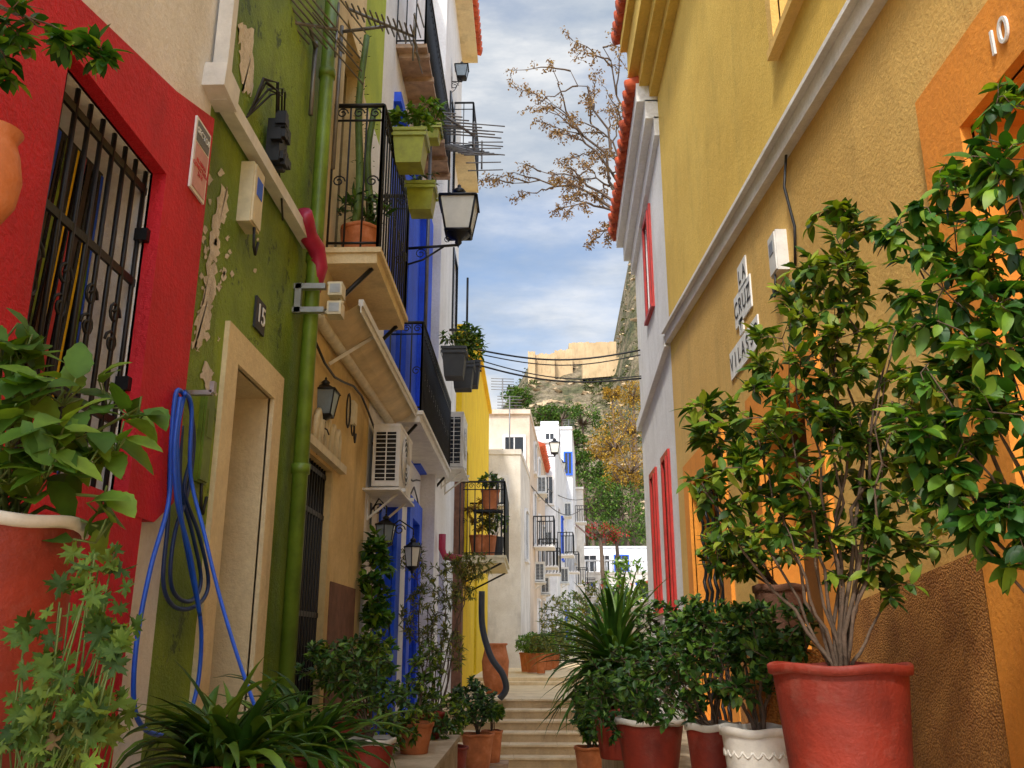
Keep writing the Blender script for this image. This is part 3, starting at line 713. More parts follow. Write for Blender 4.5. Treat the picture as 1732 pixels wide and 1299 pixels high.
for i in range(60): g.tube([(XR+.6,-1.9+.2*i,9.4),(XR-.5,-1.9+.2*i,9.05)],.09,8)
part('roof',g,'tile',hR)
g=G(); 
for y in (7.7,7.95,8.2,8.45,8.7): 
    g.tube([(XR+.05+.012*math.sin(i*1.6),y+.02*math.cos(i*1.6),.82+2.18*i/40) for i in range(41)],.016,6)
part('window_grille',g,'black',hR)
st=thing('street_name_sign','street name in separate white ceramic letter tiles','sign',(XR-.01,6.2,3.6))
rows=[('LA',1257,464,.2,.15),('CRUZ',1258,512,.25,.18),('Y',1256,551,.12,.1),('VILASSO',1260,591,.22,.17)]
for tx,px,py,th_,ls_ in rows:
    q=atX(px,py,XR); w=.13; n=len(tx)
    for i,ch in enumerate(tx):
        y=q.y-(i-(n-1)/2)*w
        g=G(); g.box((XR-.012,y-w*.485,q.z-th_/2),(XR-.001,y+w*.485,q.z+th_/2)); part('letter_tile',g,'white2',st)
        text(ch,ls_,(XR-.0145,y,q.z),(0,-1,0),'ink',st,ext=.001)
q=atX(1686,64,XR-.05); dn=thing('house_number','white house number 10 above the orange door','sign',q)
text('10',.135,(XR-.046,q.y,q.z),(0,-1,0),'white2',dn,'digits',ext=.004)
g=G(); q=atX(1330,255,XR-.02); q2=atX(1345,450,XR-.02); g.tube([q,q.lerp(q2,.3)+V((-.02,.03,0)),q.lerp(q2,.7)+V((0,-.05,0)),q2],.009,6); g.box(q-V((.02,.02,.02)),q+V((.02,.02,.06)))
solo('wall_cable',g,'cable','black cable hanging down the ochre wall','cable')
# ---------------- right white house w red windows
hW=thing('house','white house with red shutters and red tiled roof','house',(XR,11,0))
HW=[(10.8,11.4,5.7,7.05,.1,0),(10.2,10.65,1.9,3.6,.1,0),(11.3,11.75,1.9,3.6,.1,0)]
g=G(); facade(g,XR,1,9.7,12.6,0,7.5,HW); part('wall',g,'whitec',hW)
for h in HW:
    g=G(); fill(g,XR+.06,h); surround(g,XR,1,h,.07,.03); g.box((XR-.05,h[0],h[2]),(XR-.03,h[0]+.06,h[3])); part('window',g,'redw',hW)
g=G(); g.beam((XR-.02,9.7,4.83),(XR-.02,12.62,4.52),.1,.13); part('white_band',g,'whitec',hW)
g=G()
for i in range(3): g.prismx([(9.7,7.5+.24*i),(12.62+.03*i,6.9+.24*i),(12.62+.03*i,7.16+.24*i),(9.7,7.76+.24*i)],XR+.1,XR-.06-.1*i)
part('cornice',g,'whitec',hW)
g=G(); 
for i in range(18):
    y=9.78+.172*i; z=8.22-.205*(i*.172)
    g.tube([(XR+1.0,y,z+.55),(XR-.36+rnd(-.02,.02),y,z+.02)],.088,9); g.tube([(XR+1.0,y+.086,z+.45),(XR-.3,y+.086,z-.02)],.06,7)
part('roof',g,'tile',hW)
g=G(); g.box((1.7,12.7,0),(1.9,30,2.1)); solo('garden_wall',g,'farwhite','low whitewashed garden wall beyond the white house','wall')
g=G(); g.box((1.7,30.1,0),(9,30.3,1.2)); solo('garden_wall',g,'farwhite','low whitewashed wall at the side street','wall')
# ---------------- TV antennas
def antenna(p,q,n,w,lab,mast,th=.009,ed=V((0,1,.25))):
    p=V(p);q=V(q); g=G(); g.tube([p,q],th*1.3,6); L=(q-p).length
    ed=ed.normalized()
    for i in range(n):
        c_=p.lerp(q,i/(n-1)); e=w*(.55+.45*i/(n-1)); g.tube([c_-ed*e/2,c_+ed*e/2],th*.8,5)
    for sg_ in (-1,1):
        a=q+V((0,0,.22*sg_)); g.tube([q,a],th,5)
        for j in (0,.5,1): b=q.lerp(a,j)+(q-p).normalized()*.06*j; g.tube([b-ed*w/2,b+ed*w/2],th*.7,5)
    g.tube([mast,V((mast[0],mast[1],p.lerp(q,.6).z+.05))],th*1.8,7); m_=V((mast[0],mast[1],p.lerp(q,.6).z)); g.tube([m_,p.lerp(q,.6)],th*1.5,6)
    solo('tv_antenna',g,'alu',lab,'antenna','rooftop television antennas')
antenna(atY(445,30,4.6),atY(570,50,5.2),10,.75,'grey television antenna mounted above the green house',(-1.46,5.2,4.9),.009,V((.25,1,.1)))
antenna(atY(590,15,5.6),atY(700,62,6.0),12,.42,'grey television antenna beside the green pipe',(-1.46,5.9,4.9))
antenna(atY(745,190,10.3),atY(802,230,10.6),8,.75,'grey television antenna on the balcony edge',(-1.3,10.4,4.9),.013,V((1,.25,.05)))
antenna(atY(760,245,10.8),atY(815,262,11.0),9,.6,'grey television antenna above the lantern',(-1.35,10.8,4.9),.013,V((.7,.5,.3)))
# ---------------- hose
def spl(pts,n=8):
    out=[];P=[pts[0]]+pts+[pts[-1]]
    for i in range(1,len(P)-2):
        for j in range(n):
            u=j/n;a,b,c_,d=P[i-1],P[i],P[i+1],P[i+2]
            out.append(tuple(.5*((2*b[q])+(-a[q]+c_[q])*u+(2*a[q]-5*b[q]+4*c_[q]-d[q])*u*u+(-a[q]+3*b[q]-3*c_[q]+d[q])*u**3) for q in (0,1)))
    out.append(pts[-1]); return out
hs_=thing('garden_hose','coiled blue garden hose hanging on a wall hook','hose',atX(315,665,-1.42))
g=G()
for dX,pp in ((-1.42,[(312,668),(298,664),(290,740),(285,850),(255,960),(232,1080),(226,1180),(240,1228),(275,1243),(312,1222),(334,1160),(340,1060),(322,960),(305,860),(300,740),(312,665)]),
          (-1.39,[(305,672),(295,760),(300,850),(322,940),(338,1040)])):
    g.tube([atX(x,y,dX) for x,y in spl(pp)],.0095,8)
L_=spl([(312,665),(324,690),(322,800),(345,900),(372,1010),(405,1120),(440,1220),(478,1330)])
def hx(i):
    u=i/(len(L_)-1); return -1.40+.68*max(0,(u-.3)/.7)**1.3
g.tube([atX(x,y,hx(i)) for i,(x,y) in enumerate(L_)],.0095,8,0,.0065)
part('hose_coil',g,'hose',hs_)
g=G()
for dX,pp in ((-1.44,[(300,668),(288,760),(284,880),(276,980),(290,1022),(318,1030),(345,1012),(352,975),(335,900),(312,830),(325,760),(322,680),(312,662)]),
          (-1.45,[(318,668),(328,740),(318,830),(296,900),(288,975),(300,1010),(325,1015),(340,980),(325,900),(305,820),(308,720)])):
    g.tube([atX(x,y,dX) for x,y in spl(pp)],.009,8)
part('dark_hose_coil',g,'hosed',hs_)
g=G(); q=atX(313,665,XL); g.beam(q,q+V((.12,0,0)),.03,.02); g.beam(q+V((.12,0,0)),q+V((.12,0,.05)),.03,.02); part('hook',g,'steel',hs_)
# ---------------- plants
GP='potted plants lining the alley'
def blob(px,py,Y,rx,ry,rz,w=1): return (atY(px,py,Y),(rx,ry,rz),w)
q=atY(1420,1122,2.9)
potted('potted_shrub','tall glossy green shrub in large red pot','shrub',(q.x,q.y,.82),.205,q.z-.82,'potred','potred',(0,0,0),
 [blob(1430,405,2.9,.14,.15,.12),blob(1390,490,2.9,.15,.18,.1),blob(1460,550,2.9,.25,.22,.17),blob(1340,590,2.9,.14,.25,.12),blob(1500,680,2.85,.25,.2,.2),blob(1310,720,2.95,.26,.25,.15),blob(1400,780,2.9,.3,.25,.2),blob(1530,860,2.9,.17,.2,.17),blob(1205,712,3.0,.11,.12,.1),blob(1220,815,2.95,.15,.15,.09),blob(1430,930,2.9,.22,.15,.12,.9),blob(1300,880,2.9,.18,.15,.09),blob(1510,980,2.9,.11,.1,.09,.6)],
 'lf_ficus',GP,nmain=18,ntw=450,L=.062,Wd=.029,nl=8,r0=.0075,tw=.0019,xmax=1.56)
q=V((1.32,2.0,.82))
potted('potted_ficus','tall ficus with broad glossy leaves in red pot','ficus',q,.2,.4,'potred',None,(0,0,0),
 [blob(1715,190,1.9,.08,.12,.09),blob(1680,300,1.9,.13,.15,.1),blob(1600,410,1.95,.14,.14,.09),blob(1690,450,1.9,.13,.15,.12),blob(1620,540,1.9,.14,.15,.12),blob(1700,620,1.9,.1,.15,.13),blob(1600,670,1.9,.13,.15,.13),blob(1690,770,1.9,.13,.15,.14),blob(1570,760,1.95,.07,.1,.09),blob(1690,890,1.9,.08,.1,.09,1),blob(1530,370,1.95,.06,.06,.04),blob(1640,840,1.9,.09,.1,.09)],
 'lf_ficus2',GP,nmain=12,ntw=270,L=.056,Wd=.029,nl=7,r0=.007,tw=.0017,sag=.25,xmax=1.56,leafn=6)
q=atY(1318,990,3.9)
potted('potted_shrub','small leafy shrub in brown clay pot by the doorway','shrub',(q.x,q.y,q.z-.26),.11,.26,'brick',None,(0,0,0),
 [blob(1290,920,3.9,.24,.2,.12),blob(1235,940,3.9,.14,.15,.09)],'lf_ficus',GP,nmain=9,ntw=90,L=.06,Wd=.026,nl=8,r0=.006,xmax=1.56)
g=G(); g.box((q.x-.14,q.y-.14,.82),(q.x+.14,q.y+.14,q.z-.26)); solo('plant_stand',g,'dado','rough orange block carrying a flowerpot','stand')
for (px,py,Y,R,hh,pm,rm,bl,lab) in (
  (1282,1228,3.6,.14,.34,'potw','potw',[blob(1270,1130,3.6,.26,.2,.14),blob(1300,1070,3.65,.2,.2,.13),blob(1210,1080,3.7,.2,.2,.14)],'round jade plant in ornate white pot'),
  (1205,1222,4.2,.12,.33,'potred','potw',[blob(1180,1120,4.2,.27,.25,.18),blob(1200,1060,4.3,.24,.2,.13),blob(1120,1170,4.2,.2,.15,.16)],'dense jade plant in red pot with pale rim'),
  (1098,1214,5.0,.18,.4,'potred','potw',[blob(1090,1150,5.0,.34,.25,.24),blob(1030,1190,5.0,.2,.2,.2),blob(1140,1070,5.2,.26,.2,.2)],'bushy green plant in large red pot with pale rim'),):
    q=atY(px,py,Y)
    r=potted('potted_jade',lab,'plant',(q.x,q.y,.82),R,q.z-.82,pm,rm,(0,0,0),bl,'lf_jade',GP,nmain=9,ntw=220,L=.046,Wd=.026,nl=10,r0=.009,curl=.1,leafn=3,xmax=1.56)
    if pm=='potw':
        g=G()
        for i in range(22):
            a=i/22*6.283; g.tube([(q.x+R*.925*math.cos(a+b2*.28),q.y+R*.925*math.sin(a+b2*.28),q.z-.08-.022*math.sin(b2*3.14)) for b2 in (0,.25,.5,.75,1)],.004,5)
        g.lathe((q.x,q.y,q.z),[(R*.91,-.15),(R*.94,-.155),(R*.9,-.165)],30); part('relief_band',g,'potw',r)
def spiky(name,lab,cn,r,h,potm,rim,n,L,Wd,droop,lm,el0=.2,el1=1.4,trunk=0,sc_=.02):
    root=thing(name,lab,'plant',cn,GP); pot(root,cn,r,h,potm,rim)
    g=G(); top=V(cn)+V((0,0,h*.93+trunk))
    if trunk:
        gt=G(); gt.tube([V(cn)+V((0,0,h*.9)),top],.03,8,0,.025); part('trunk',gt,'bark',root)
    for i in range(n):
        g.strap(top+V((rnd(-1,1)*sc_,rnd(-1,1)*sc_,rnd(-.04,.03))),rnd(0,6.283),rnd(el0,el1),L*rnd(.6,1.1),Wd*rnd(.6,1.15),droop*rnd(.4,1.6))
    part('leaves',g,lm,root)
q=atY(1045,1210,6.0)
spiky('potted_yucca','spiky yucca with long sword leaves in red pot',(q.x,q.y,.82),.16,.3,'potred',None,190,.66,.042,1.2,'lf_strap',-.5,1.45,.28,.04)
q=atY(1010,1250,7.6)
spiky('potted_palm','dark arching palm in pot on the ledge',(max(.72,q.x),q.y,.82),.15,.2,'potred',None,150,.66,.04,1.4,'lf_strap',-.3,1.45,.14,.05)
q=atY(1060,1250,6.8)
spiky('agapanthus','dark arching strap leaves filling a red pot',(q.x,q.y,.82),.15,.2,'potred',None,110,.55,.04,1.6,'lf_strap',-.1,1.4,0,.08)
for (px,py,Y,n,L,lab) in ((370,1290,2.9,115,.40,'clump of long strap leaves in clay pot'),(500,1275,3.5,135,.44,'wide clump of dark strap leaves in clay pot')):
    q=atY(px,py,Y)
    spiky('agapanthus',lab,(q.x,q.y,.78),.13,q.z-.78,'potred',None,n,L,.046,1.6,'lf_strap',.15,1.4,0,.07)
# left front big pot and leafy plant
q=atY(-20,880,1.6)
root=thing('potted_plant','broad soft-leaved plant in large red pot with white rim','plant',(q.x,q.y,1.05),GP)
pot(root,(q.x,q.y,q.z-.5),.165,.5,'potred','potw',rh=.022,rb=.8)
g=G(); g.box((q.x-.15,q.y-.15,.9),(q.x+.15,q.y+.15,q.z-.5)); part('pot_foot',g,'stone',root)
gs=G();gl=G(); bs=V((q.x,q.y,q.z))
for (px,py,Y,nn) in ((40,590,1.6,12),(60,660,1.55,13),(10,700,1.5,11),(120,720,1.6,11),(185,665,1.7,7),(200,740,1.65,9),(140,780,1.6,9),(80,780,1.5,11),(20,620,1.6,10),(170,840,1.6,5),(95,740,1.5,10),(20,790,1.5,9),(235,690,1.7,4),(5,560,1.6,6),(60,820,1.55,6),(165,890,1.6,4),(110,660,1.6,6)):
    tp=atY(px,py,Y); gs.tube([bs+V((rnd(-.05,.05),rnd(-.05,.05),-.03)),bs.lerp(tp,.5)+V((.0,0,.03)),tp],.005,6,0,.003)
    for i in range(nn):
        d=V((rnd(-1,1),rnd(-1,.6),rnd(-.5,.7))); p=tp+V((rnd(-1,1),rnd(-1,1),rnd(-1,1)))*.03
        gs.tube([tp-V((0,0,.03)),p],.002,4)
        gl.leaf(p,d,V((rnd(-.5,.5),-.6,1)),rnd(.055,.10),rnd(.04,.065),rnd(.1,.6),.22,9,0,.12)
part('stem',gs,'stemg',root); part('foliage',gl,'lf_big',root)
q=atY(60,1420,1.38)
root=thing('potted_geranium','frilly light green geranium trailing from clay pot','plant',(q.x,q.y,.78),GP)
pot(root,(q.x,q.y,.98),.1,.16,'terra')
g=G(); g.box((q.x-.1,q.y-.1,.78),(q.x+.1,q.y+.1,.98)); part('pot_foot',g,'stone',root)
gs=G();gl=G(); bs=V((q.x,q.y,1.13))
tips=[]
for (cx_,cy_,sx_,sy_,n_) in ((165,960,28,35,7),(185,1080,28,45,13),(40,1235,60,40,16),(150,1210,50,40,20),(30,1110,35,30,4),(110,1150,40,30,7),(90,1270,60,25,12),(100,1010,30,30,3)):
    for i in range(n_): tips.append((random.gauss(cx_,sx_*.55),random.gauss(cy_,sy_*.55)))
for px,py in tips:
    tp=atY(px,py,rnd(1.22,1.38)); gs.tube([bs,bs.lerp(tp,.6)+V((rnd(-.03,.03),0,rnd(-.02,.03))),tp],.0014,4)
    for j in range(2): gl.lobed(tp+V((rnd(-.02,.02),0,rnd(-.02,.02))),V((rnd(-1,1),rnd(-.6,.2),rnd(-.6,1))),V((rnd(-.8,.8),-.9,rnd(.2,1))),rnd(.02,.038))
part('stem',gs,'stemg',root); part('foliage',gl,'lf_ger',root)
q=atY(-22,300,1.5)
g=G(); g.lathe((q.x,q.y,q.z-.1),[(0,0),(.03,0),(.055,.05),(.06,.1),(.05,.15),(.04,.18),(.05,.2),(.04,.205)],24); g.tube([(q.x,q.y,q.z+.1),(XL,q.y+.1,q.z+.5)],.003,5)
solo('hanging_pot',g,'terra','orange terracotta pot hanging on the white wall','pot')
gs=G();gl=G()
r=thing('climbing_plant','dark glossy leafy branch hanging from above the window','climber',atY(0,30,1.5))
base=atY(-120,-30,1.5); grow(gs,gl,base,[blob(30,55,1.5,.07,.08,.05),blob(130,85,1.5,.06,.05,.025),blob(190,95,1.5,.04,.04,.02),blob(10,110,1.5,.06,.05,.04)],5,34,L=.05,Wd=.025,nl=7,r0=.004,tw=.0015)
part('stem',gs,'bark',r); part('foliage',gl,'lf_ficus2',r)
# left mid planting
pq=atY
for (px,py,Y,R,pm,rm,bl,lm,L,W_,nt,lab) in (
 (625,1248,5.2,.14,'potred','potw',[blob(610,1140,5.2,.2,.2,.12),blob(560,1120,5.0,.18,.2,.12),blob(640,1190,5.3,.22,.2,.14)],'lf_jade',.05,.024,160,'dense green shrub in red pot'),
 (700,1270,6.6,.13,'terra',None,[blob(690,1200,6.6,.22,.2,.22),blob(660,1240,6.4,.2,.2,.12),blob(720,1130,6.8,.14,.15,.2)],'lf_ficus',.055,.022,180,'bushy evergreen in clay pot'),
 (590,1200,6.3,.13,'potred',None,[blob(620,1110,6.4,.18,.2,.16),blob(560,1130,6.2,.14,.14,.16)],'lf_ficus',.065,.028,110,'leafy green shrub in red pot'),
 (722,1285,7.6,.13,'potred',None,[blob(722,1235,7.6,.22,.2,.16),blob(690,1270,7.5,.15,.15,.12)],'lf_jade',.055,.025,130,'low spreading green plant hiding the ledge corner'),
 ):
    q=pq(px,py,Y); potted('potted_shrub',lab,'shrub',(q.x,q.y,.78),R,max(.2,q.z-.78),pm,rm,(0,0,0),bl,lm,GP,nmain=7,ntw=nt,L=L,Wd=W_,nl=9,r0=.007,leafn=3,xmin=-1.46)
for (px,py,Y,R,bl,lm,lab,pm) in (
 (808,1240,10.5,.18,[blob(800,1190,10.5,.28,.28,.26)],'lf_jade','rounded clipped shrub in clay pot','terra'),
 (760,1262,9.2,.18,[blob(745,1210,9.2,.3,.25,.22),blob(700,1230,9,.25,.2,.2)],'lf_ficus','green shrub in red pot by the steps','potred'),
 (998,1262,9.6,.16,[blob(1003,1215,9.6,.2,.2,.22)],'lf_ficus2','glossy shrub in clay pot beside the steps','terra'),
 (832,1235,11.6,.13,[blob(835,1205,11.6,.12,.12,.08)],'lf_ficus','small plant in clay pot on the steps','terra')):
    q=pq(px,py,Y); potted('potted_shrub',lab,'shrub',(q.x,q.y,q.z-.36),R,.36,pm,None,(0,0,0),bl,lm,GP,nmain=6,ntw=160,L=.065,Wd=.034,nl=9,r0=.01,leafn=3)
    g=G(); 
    zt=q.z-.36
    g.box((q.x-.2,q.y-.2,zt-.04),(q.x+.2,q.y+.2,zt))
    for a in (-1,1):
        for b in (-1,1): g.box((q.x+a*.17-.02,q.y+b*.17-.02,0),(q.x+a*.17+.02,q.y+b*.17+.02,zt-.04))
    solo('plant_stand',g,'wood','wooden stand holding a flowerpot','stand')
r=thing('climbing_plant','dark green climber growing up the wall by the blue door','climber',(XL,8.0,.8)); gs=G();gl=G()
grow(gs,gl,(XL+.08,8.05,.78),[(V((XL+.14,7.95,1.95)),(.14,.3,.35)),(V((XL+.16,8.1,1.4)),(.16,.3,.5)),(V((XL+.12,7.9,2.3)),(.1,.15,.15))],6,150,L=.085,Wd=.055,nl=8,r0=.01,leafn=3,xmin=XL+.02)
part('stem',gs,'bark',r); part('foliage',gl,'lf_ficus2',r)
r=thing('small_tree','slender olive-leaved tree growing against the white wall','tree',(-1.15,10.2,.3)); gs=G();gl=G()
grow(gs,gl,(-1.1,10.2,.2),[blob(765,985,10.2,.3,.3,.3),blob(720,1040,10.2,.3,.3,.35),blob(800,960,10.2,.25,.3,.15),blob(750,1100,10.2,.3,.3,.25),blob(700,950,10.2,.15,.2,.2)],9,320,L=.08,Wd=.02,nl=10,r0=.016,leafn=2)
part('trunk',gs,'bark',r); part('crown',gl,'lf_olive',r)
q=pq(838,1118,15); g=G(); g.lathe((q.x,q.y,.74),[(0,0),(.14,0),(.2,.25),(.22,.5),(.18,.68),(.17,.74),(.2,.76),(.19,.78)],24); solo('clay_jar',g,'terra','tall orange clay jar at the top of the steps','jar')
g=G(); g.tube([atY(x,y,13.2) for x,y in spl([(815,1000),(816,1060),(830,1110),(850,1140),(856,1165),(845,1182)])],.045,8); solo('drain_hose',g,'potd','dark flexible drain hose hanging to the steps','hose')
for i,(px,Y,w) in enumerate(((893,21.5,.2),(908,22,.16),(925,23,.17),(938,24,.15),(900,20.8,.14),(915,20.2,.12))):
    q=pq(px,1145,Y); z=.9
    potted('potted_plant','orange clay pot with bushy plant by the white wall','plant',(q.x,q.y,z),w,.42,'terra',None,(0,0,0),[(V((q.x,q.y,z+.62)),(.3,.3,.22))],'lf_olive' if i%2 else 'lf_big',GP,nmain=4,ntw=60,L=.10,Wd=.045,nl=7,r0=.01,leafn=2)
for i,(px,py,Y,rr) in enumerate(((940,1050,30,.8),(955,1070,36,.8),(965,1030,42,1.0),(1000,1040,22,.8),(1060,1000,18,.7),(1090,1040,16,.6),(1020,1080,24,.7),(985,1060,34,.9))):
    q=pq(px,py,Y); r=thing('garden_shrub','leafy shrub growing beside the street','shrub',(q.x,q.y,.8),'shrubs along the upper street'); gs=G();gl=G()
    grow(gs,gl,(q.x,q.y,.75),[(q,(rr*.7,rr*.7,rr)),(V((q.x,q.y,1.4)),(rr*.5,rr*.5,.6))],5,150,L=.15,Wd=.06,nl=7,r0=.03,tw=.006,leafn=2)
    part('stem',gs,'bark',r); part('foliage',gl,('lf_olive','lf_big','lf_ficus')[i%3],r)
def hangbox(cn,w,h,lab,m,lm,hl=.3,n=30,L=.06,W_=.035,blobs=None):
    cn=V(cn); r=thing('planter_box',lab,'planter',cn,'planters hung on balcony rails'); g=G()
    a=w/2;b=w*.38
    g.add([cn+V(v) for v in ((-b,-b,0),(b,-b,0),(b,b,0),(-b,b,0),(-a,-a,h),(a,-a,h),(a,a,h),(-a,a,h))],[(0,1,2,3),(0,1,5,4),(1,2,6,5),(2,3,7,6),(3,0,4,7)])
    for z in (h*.85,h): g.add([cn+V(v) for v in ((-a-.01,-a-.01,z-.03),(a+.01,-a-.01,z-.03),(a+.01,a+.01,z-.03),(-a-.01,a+.01,z-.03),(-a-.01,-a-.01,z),(a+.01,-a-.01,z),(a+.01,a+.01,z),(-a-.01,a+.01,z))],[(0,1,5,4),(1,2,6,5),(2,3,7,6),(3,0,4,7)])
    part('box',g,m,r); g=G(); g.quad(*[cn+V((x*a*.95,y*a*.95,h*.9)) for x,y in((-1,-1),(1,-1),(1,1),(-1,1))]); part('soil',g,'soil',r)
    gs=G();gl=G(); grow(gs,gl,cn+V((0,0,h)),[(cn+V((0,0,h+hl*.5)),(w*.7,w*.7,hl*.5))],5,n,L=L,Wd=W_,nl=7,r0=.006,leafn=3); part('stem',gs,'stemg',r); part('foliage',gl,lm,r)
q=atY(693,285,6.5); hangbox(q,.27,.3,'yellow-green planter with fleshy succulent on balcony rail','potg','lf_big',.24,42,.07,.045)
q=atY(712,362,7.1); hangbox(q,.25,.26,'yellow-green planter on balcony rail','potg','lf_jade',.15,10)
q=atY(728,240,7.4); hangbox(q,.2,.14,'small planter with spiky green leaves on balcony rail','potg','lf_big',.3,30,.09,.03)
q=atY(768,640,9.6); hangbox(q,.27,.34,'dark grey planter with trailing green plant','potd','lf_ficus',.2,22,.08,.04)
q=atY(783,660,10.6); hangbox(q,.27,.34,'dark grey planter on the second balcony','potd','lf_ficus',.5,40,.1,.05)
q=atY(795,655,11.5); hangbox(q,.27,.34,'dark grey planter with leafy plant','potd','lf_big',.6,46,.1,.05)
def smallpot(cn,r_,h,m,lm,lab,hl=.25,n=20,L=.08,W_=.04):
    cn=V(cn); return potted('potted_plant',lab,'plant',cn,r_,h,m,None,(0,0,0),[(cn+V((0,0,h+hl*.6)),(r_*1.3,r_*1.3,hl*.5))],lm,GP,nmain=3,ntw=n,L=L,Wd=W_,nl=6,r0=.006,leafn=3)
smallpot((-1.3,6.25,4.31),.15,.26,'terra','lf_strap','terracotta pot with spiky plant on balcony',.3,24,.12,.03)
for (x,y,z,m,lm,hl) in ((-.75,15.35,2.94,'terra','lf_olive',.5),(-.62,15.6,2.94,'potd','lf_ficus',.4),(-.9,15.3,2.94,'terra','lf_orange',.6),(-.7,15.2,3.7,'terra','lf_ficus',.3)):
    smallpot((x,y,z),.16,.34,m,lm,'clay pot with plant on the yellow house balcony',hl,26,.1,.05)
g=G(); g.tube([(-.95,15.15,3.66),(-.5,15.15,3.66)],.015,6); g.box((-.98,15.08,3.66),(-.48,15.35,3.69)); g.box((-.97,15.09,2.94),(-.94,15.12,3.66));g.box((-.52,15.09,2.94),(-.49,15.12,3.66)); solo('plant_stand',g,'black','black iron shelf for pots on the balcony','stand')
r=thing('column_cactus','tall column cactus rising beside the balcony','cactus',(-1.3,6.7,4.3)); g=G()
for (x,y,h_) in ((-1.33,6.15,1.75),(-1.28,6.35,1.2)):
    pts=[V((x+.02*math.sin(i*.8),y,4.5+h_*i/9)) for i in range(10)]; g.tube(pts,.034,7,0,.025)
    for i in range(60):
        a=rnd(0,6.28); p=V((x+.032*math.cos(a),y+.032*math.sin(a),4.5+h_*rnd(0,1))); g.leaf(p,V((math.cos(a),math.sin(a),.3)),V((0,0,1)),.03,.012,.1,.2,2)
part('cactus_body',g,'cactus',r); g=G(); g.lathe((-1.33,6.25,4.3),[(0,0),(.1,0),(.13,.25),(.12,.25)],16); part('pot',g,'terra',r)
# tree against sky
r=thing('tree','leaning tree with sparse dry brown leaves behind the tiled roof','tree',(2.6,16,.8)); gs=G();gl=G()
tr=[V((2.6,16,.8)),V((2.55,16,4)),V((2.4,16,7)),V((2.2,16,9.3))]; gs.tube(tr,.16,10,0,.08)
def limb(p,q,r0,r1,lv):
    p=V(p);q=V(q); L=(q-p).length; pts=[]
    for i in range(9):
        u=i/8; b=p.lerp(q,u)+V((0,0,.16*L*math.sin(math.pi*u)*(1 if lv==0 else .3)))
        if 0<i<8:b+=V((rnd(-1,1),rnd(-1,1),rnd(-1,1)))*.035*L
        pts.append(b)
    gs.tube(pts,r0,5,0,r1)
    if lv<2:
        for i in range(3,9):
            if lv==1 and rnd(0,1)<.3: continue
            d=(q-p).normalized(); e=pts[i]+(d*.5+V((rnd(-.9,.6),rnd(-.8,.8),rnd(-1.2,.7)))).normalized()*L*rnd(.16,.34)*(1 if lv==0 else .9)
            limb(pts[i],e,r0*.5,max(.0035,r1*.5),lv+1)
    if lv>0:
        for i in range(3,9):
            for _ in range(random.choice([1,2,3,5])):
                gl.leaf(pts[i]+V((rnd(-1,1),rnd(-1,1),rnd(-1,1)))*.06,V((rnd(-1,1),rnd(-1,1),rnd(-1,.4))),V((rnd(-1,1),rnd(-1,1),1)),rnd(.04,.09),rnd(.025,.045),.2,.2,2)
for (px,py) in ((868,310),(915,290),(940,215),(915,165),(965,120),(1020,80),(1015,400),(955,350),(1000,210),(990,290)): limb(tr[-1],atY(px,py,15.8+rnd(-.5,.5)),.04,.007,0)
part('trunk',gs,'bark',r); part('crown',gl,'lf_brown',r)
for i,(a,b) in enumerate((((800,590),(1085,592)),((800,606),(1085,636)),((790,612),(1085,640)),((815,600),(1085,600)))):
    p=atY(*a,12.2);q=atY(*b,12.4); pts=[p.lerp(q,u/16)-V((0,0,.16*math.sin(math.pi*u/16))) for u in range(17)]
    g=G(); g.tube(pts,.009 if i%2 else .014,5); solo('overhead_cable',g,'cable','black cable strung across the alley','cable','cables strung across the alley')
for (a,Ya,b,Yb) in (((850,760),28,(1000,840),60),((880,800),27,(985,860),55)):
    p=atY(*a,Ya);q=atY(*b,Yb); pts=[p.lerp(q,u/16)-V((0,0,.8*math.sin(math.pi*u/16))) for u in range(17)]
    g=G(); g.tube(pts,.02,5); solo('overhead_cable',g,'cable','black cable running along the white houses','cable','cables strung across the alley')
g=G()
pts=[V((XL+.03,5.7+i*.35,3.5-.08*math.sin(i))) for i in range(18)]; g.tube(pts,.01,5)
pts=[V((XL+.03,8.1+i*.3,3.3-.1*math.sin(i*1.7))) for i in range(13)]; g.tube(pts,.01,5)
for y0_,z0_ in ((6.9,3.4),(7.1,3.38)):
    g.tube([(XL+.04,y0_+.07*math.cos(a/12*6.28),z0_+.14*math.sin(a/12*6.28)-.1) for a in range(13)],.007,5)
solo('wall_cable',g,'cable','black cables looped along the cream wall','cable')
g=G(); q=atY(791,470,13.5); g.tube([(q.x,13.5,q.z),(q.x,13.5,q.z-.9)],.02,6); g.tube([(q.x,13.5,q.z-.9),(-1.3,13.5,q.z-.9)],.02,6); solo('antenna_pole',g,'black','dark metal pole on the white house','pole')
for (px,py,Y) in ((862,670,28),(850,640,30),(878,700,33),(962,710,55)):
    q=atY(px,py,Y); g=G(); g.tube([q,q-V((0,0,2.6))],.025,6)
    for i in range(5): g.tube([q+V((-.4,0,-.1*i)),q+V((.4,.1,-.1*i))],.013,4)
    solo('tv_antenna',g,'alu','thin rooftop television antenna','antenna','rooftop television antennas')
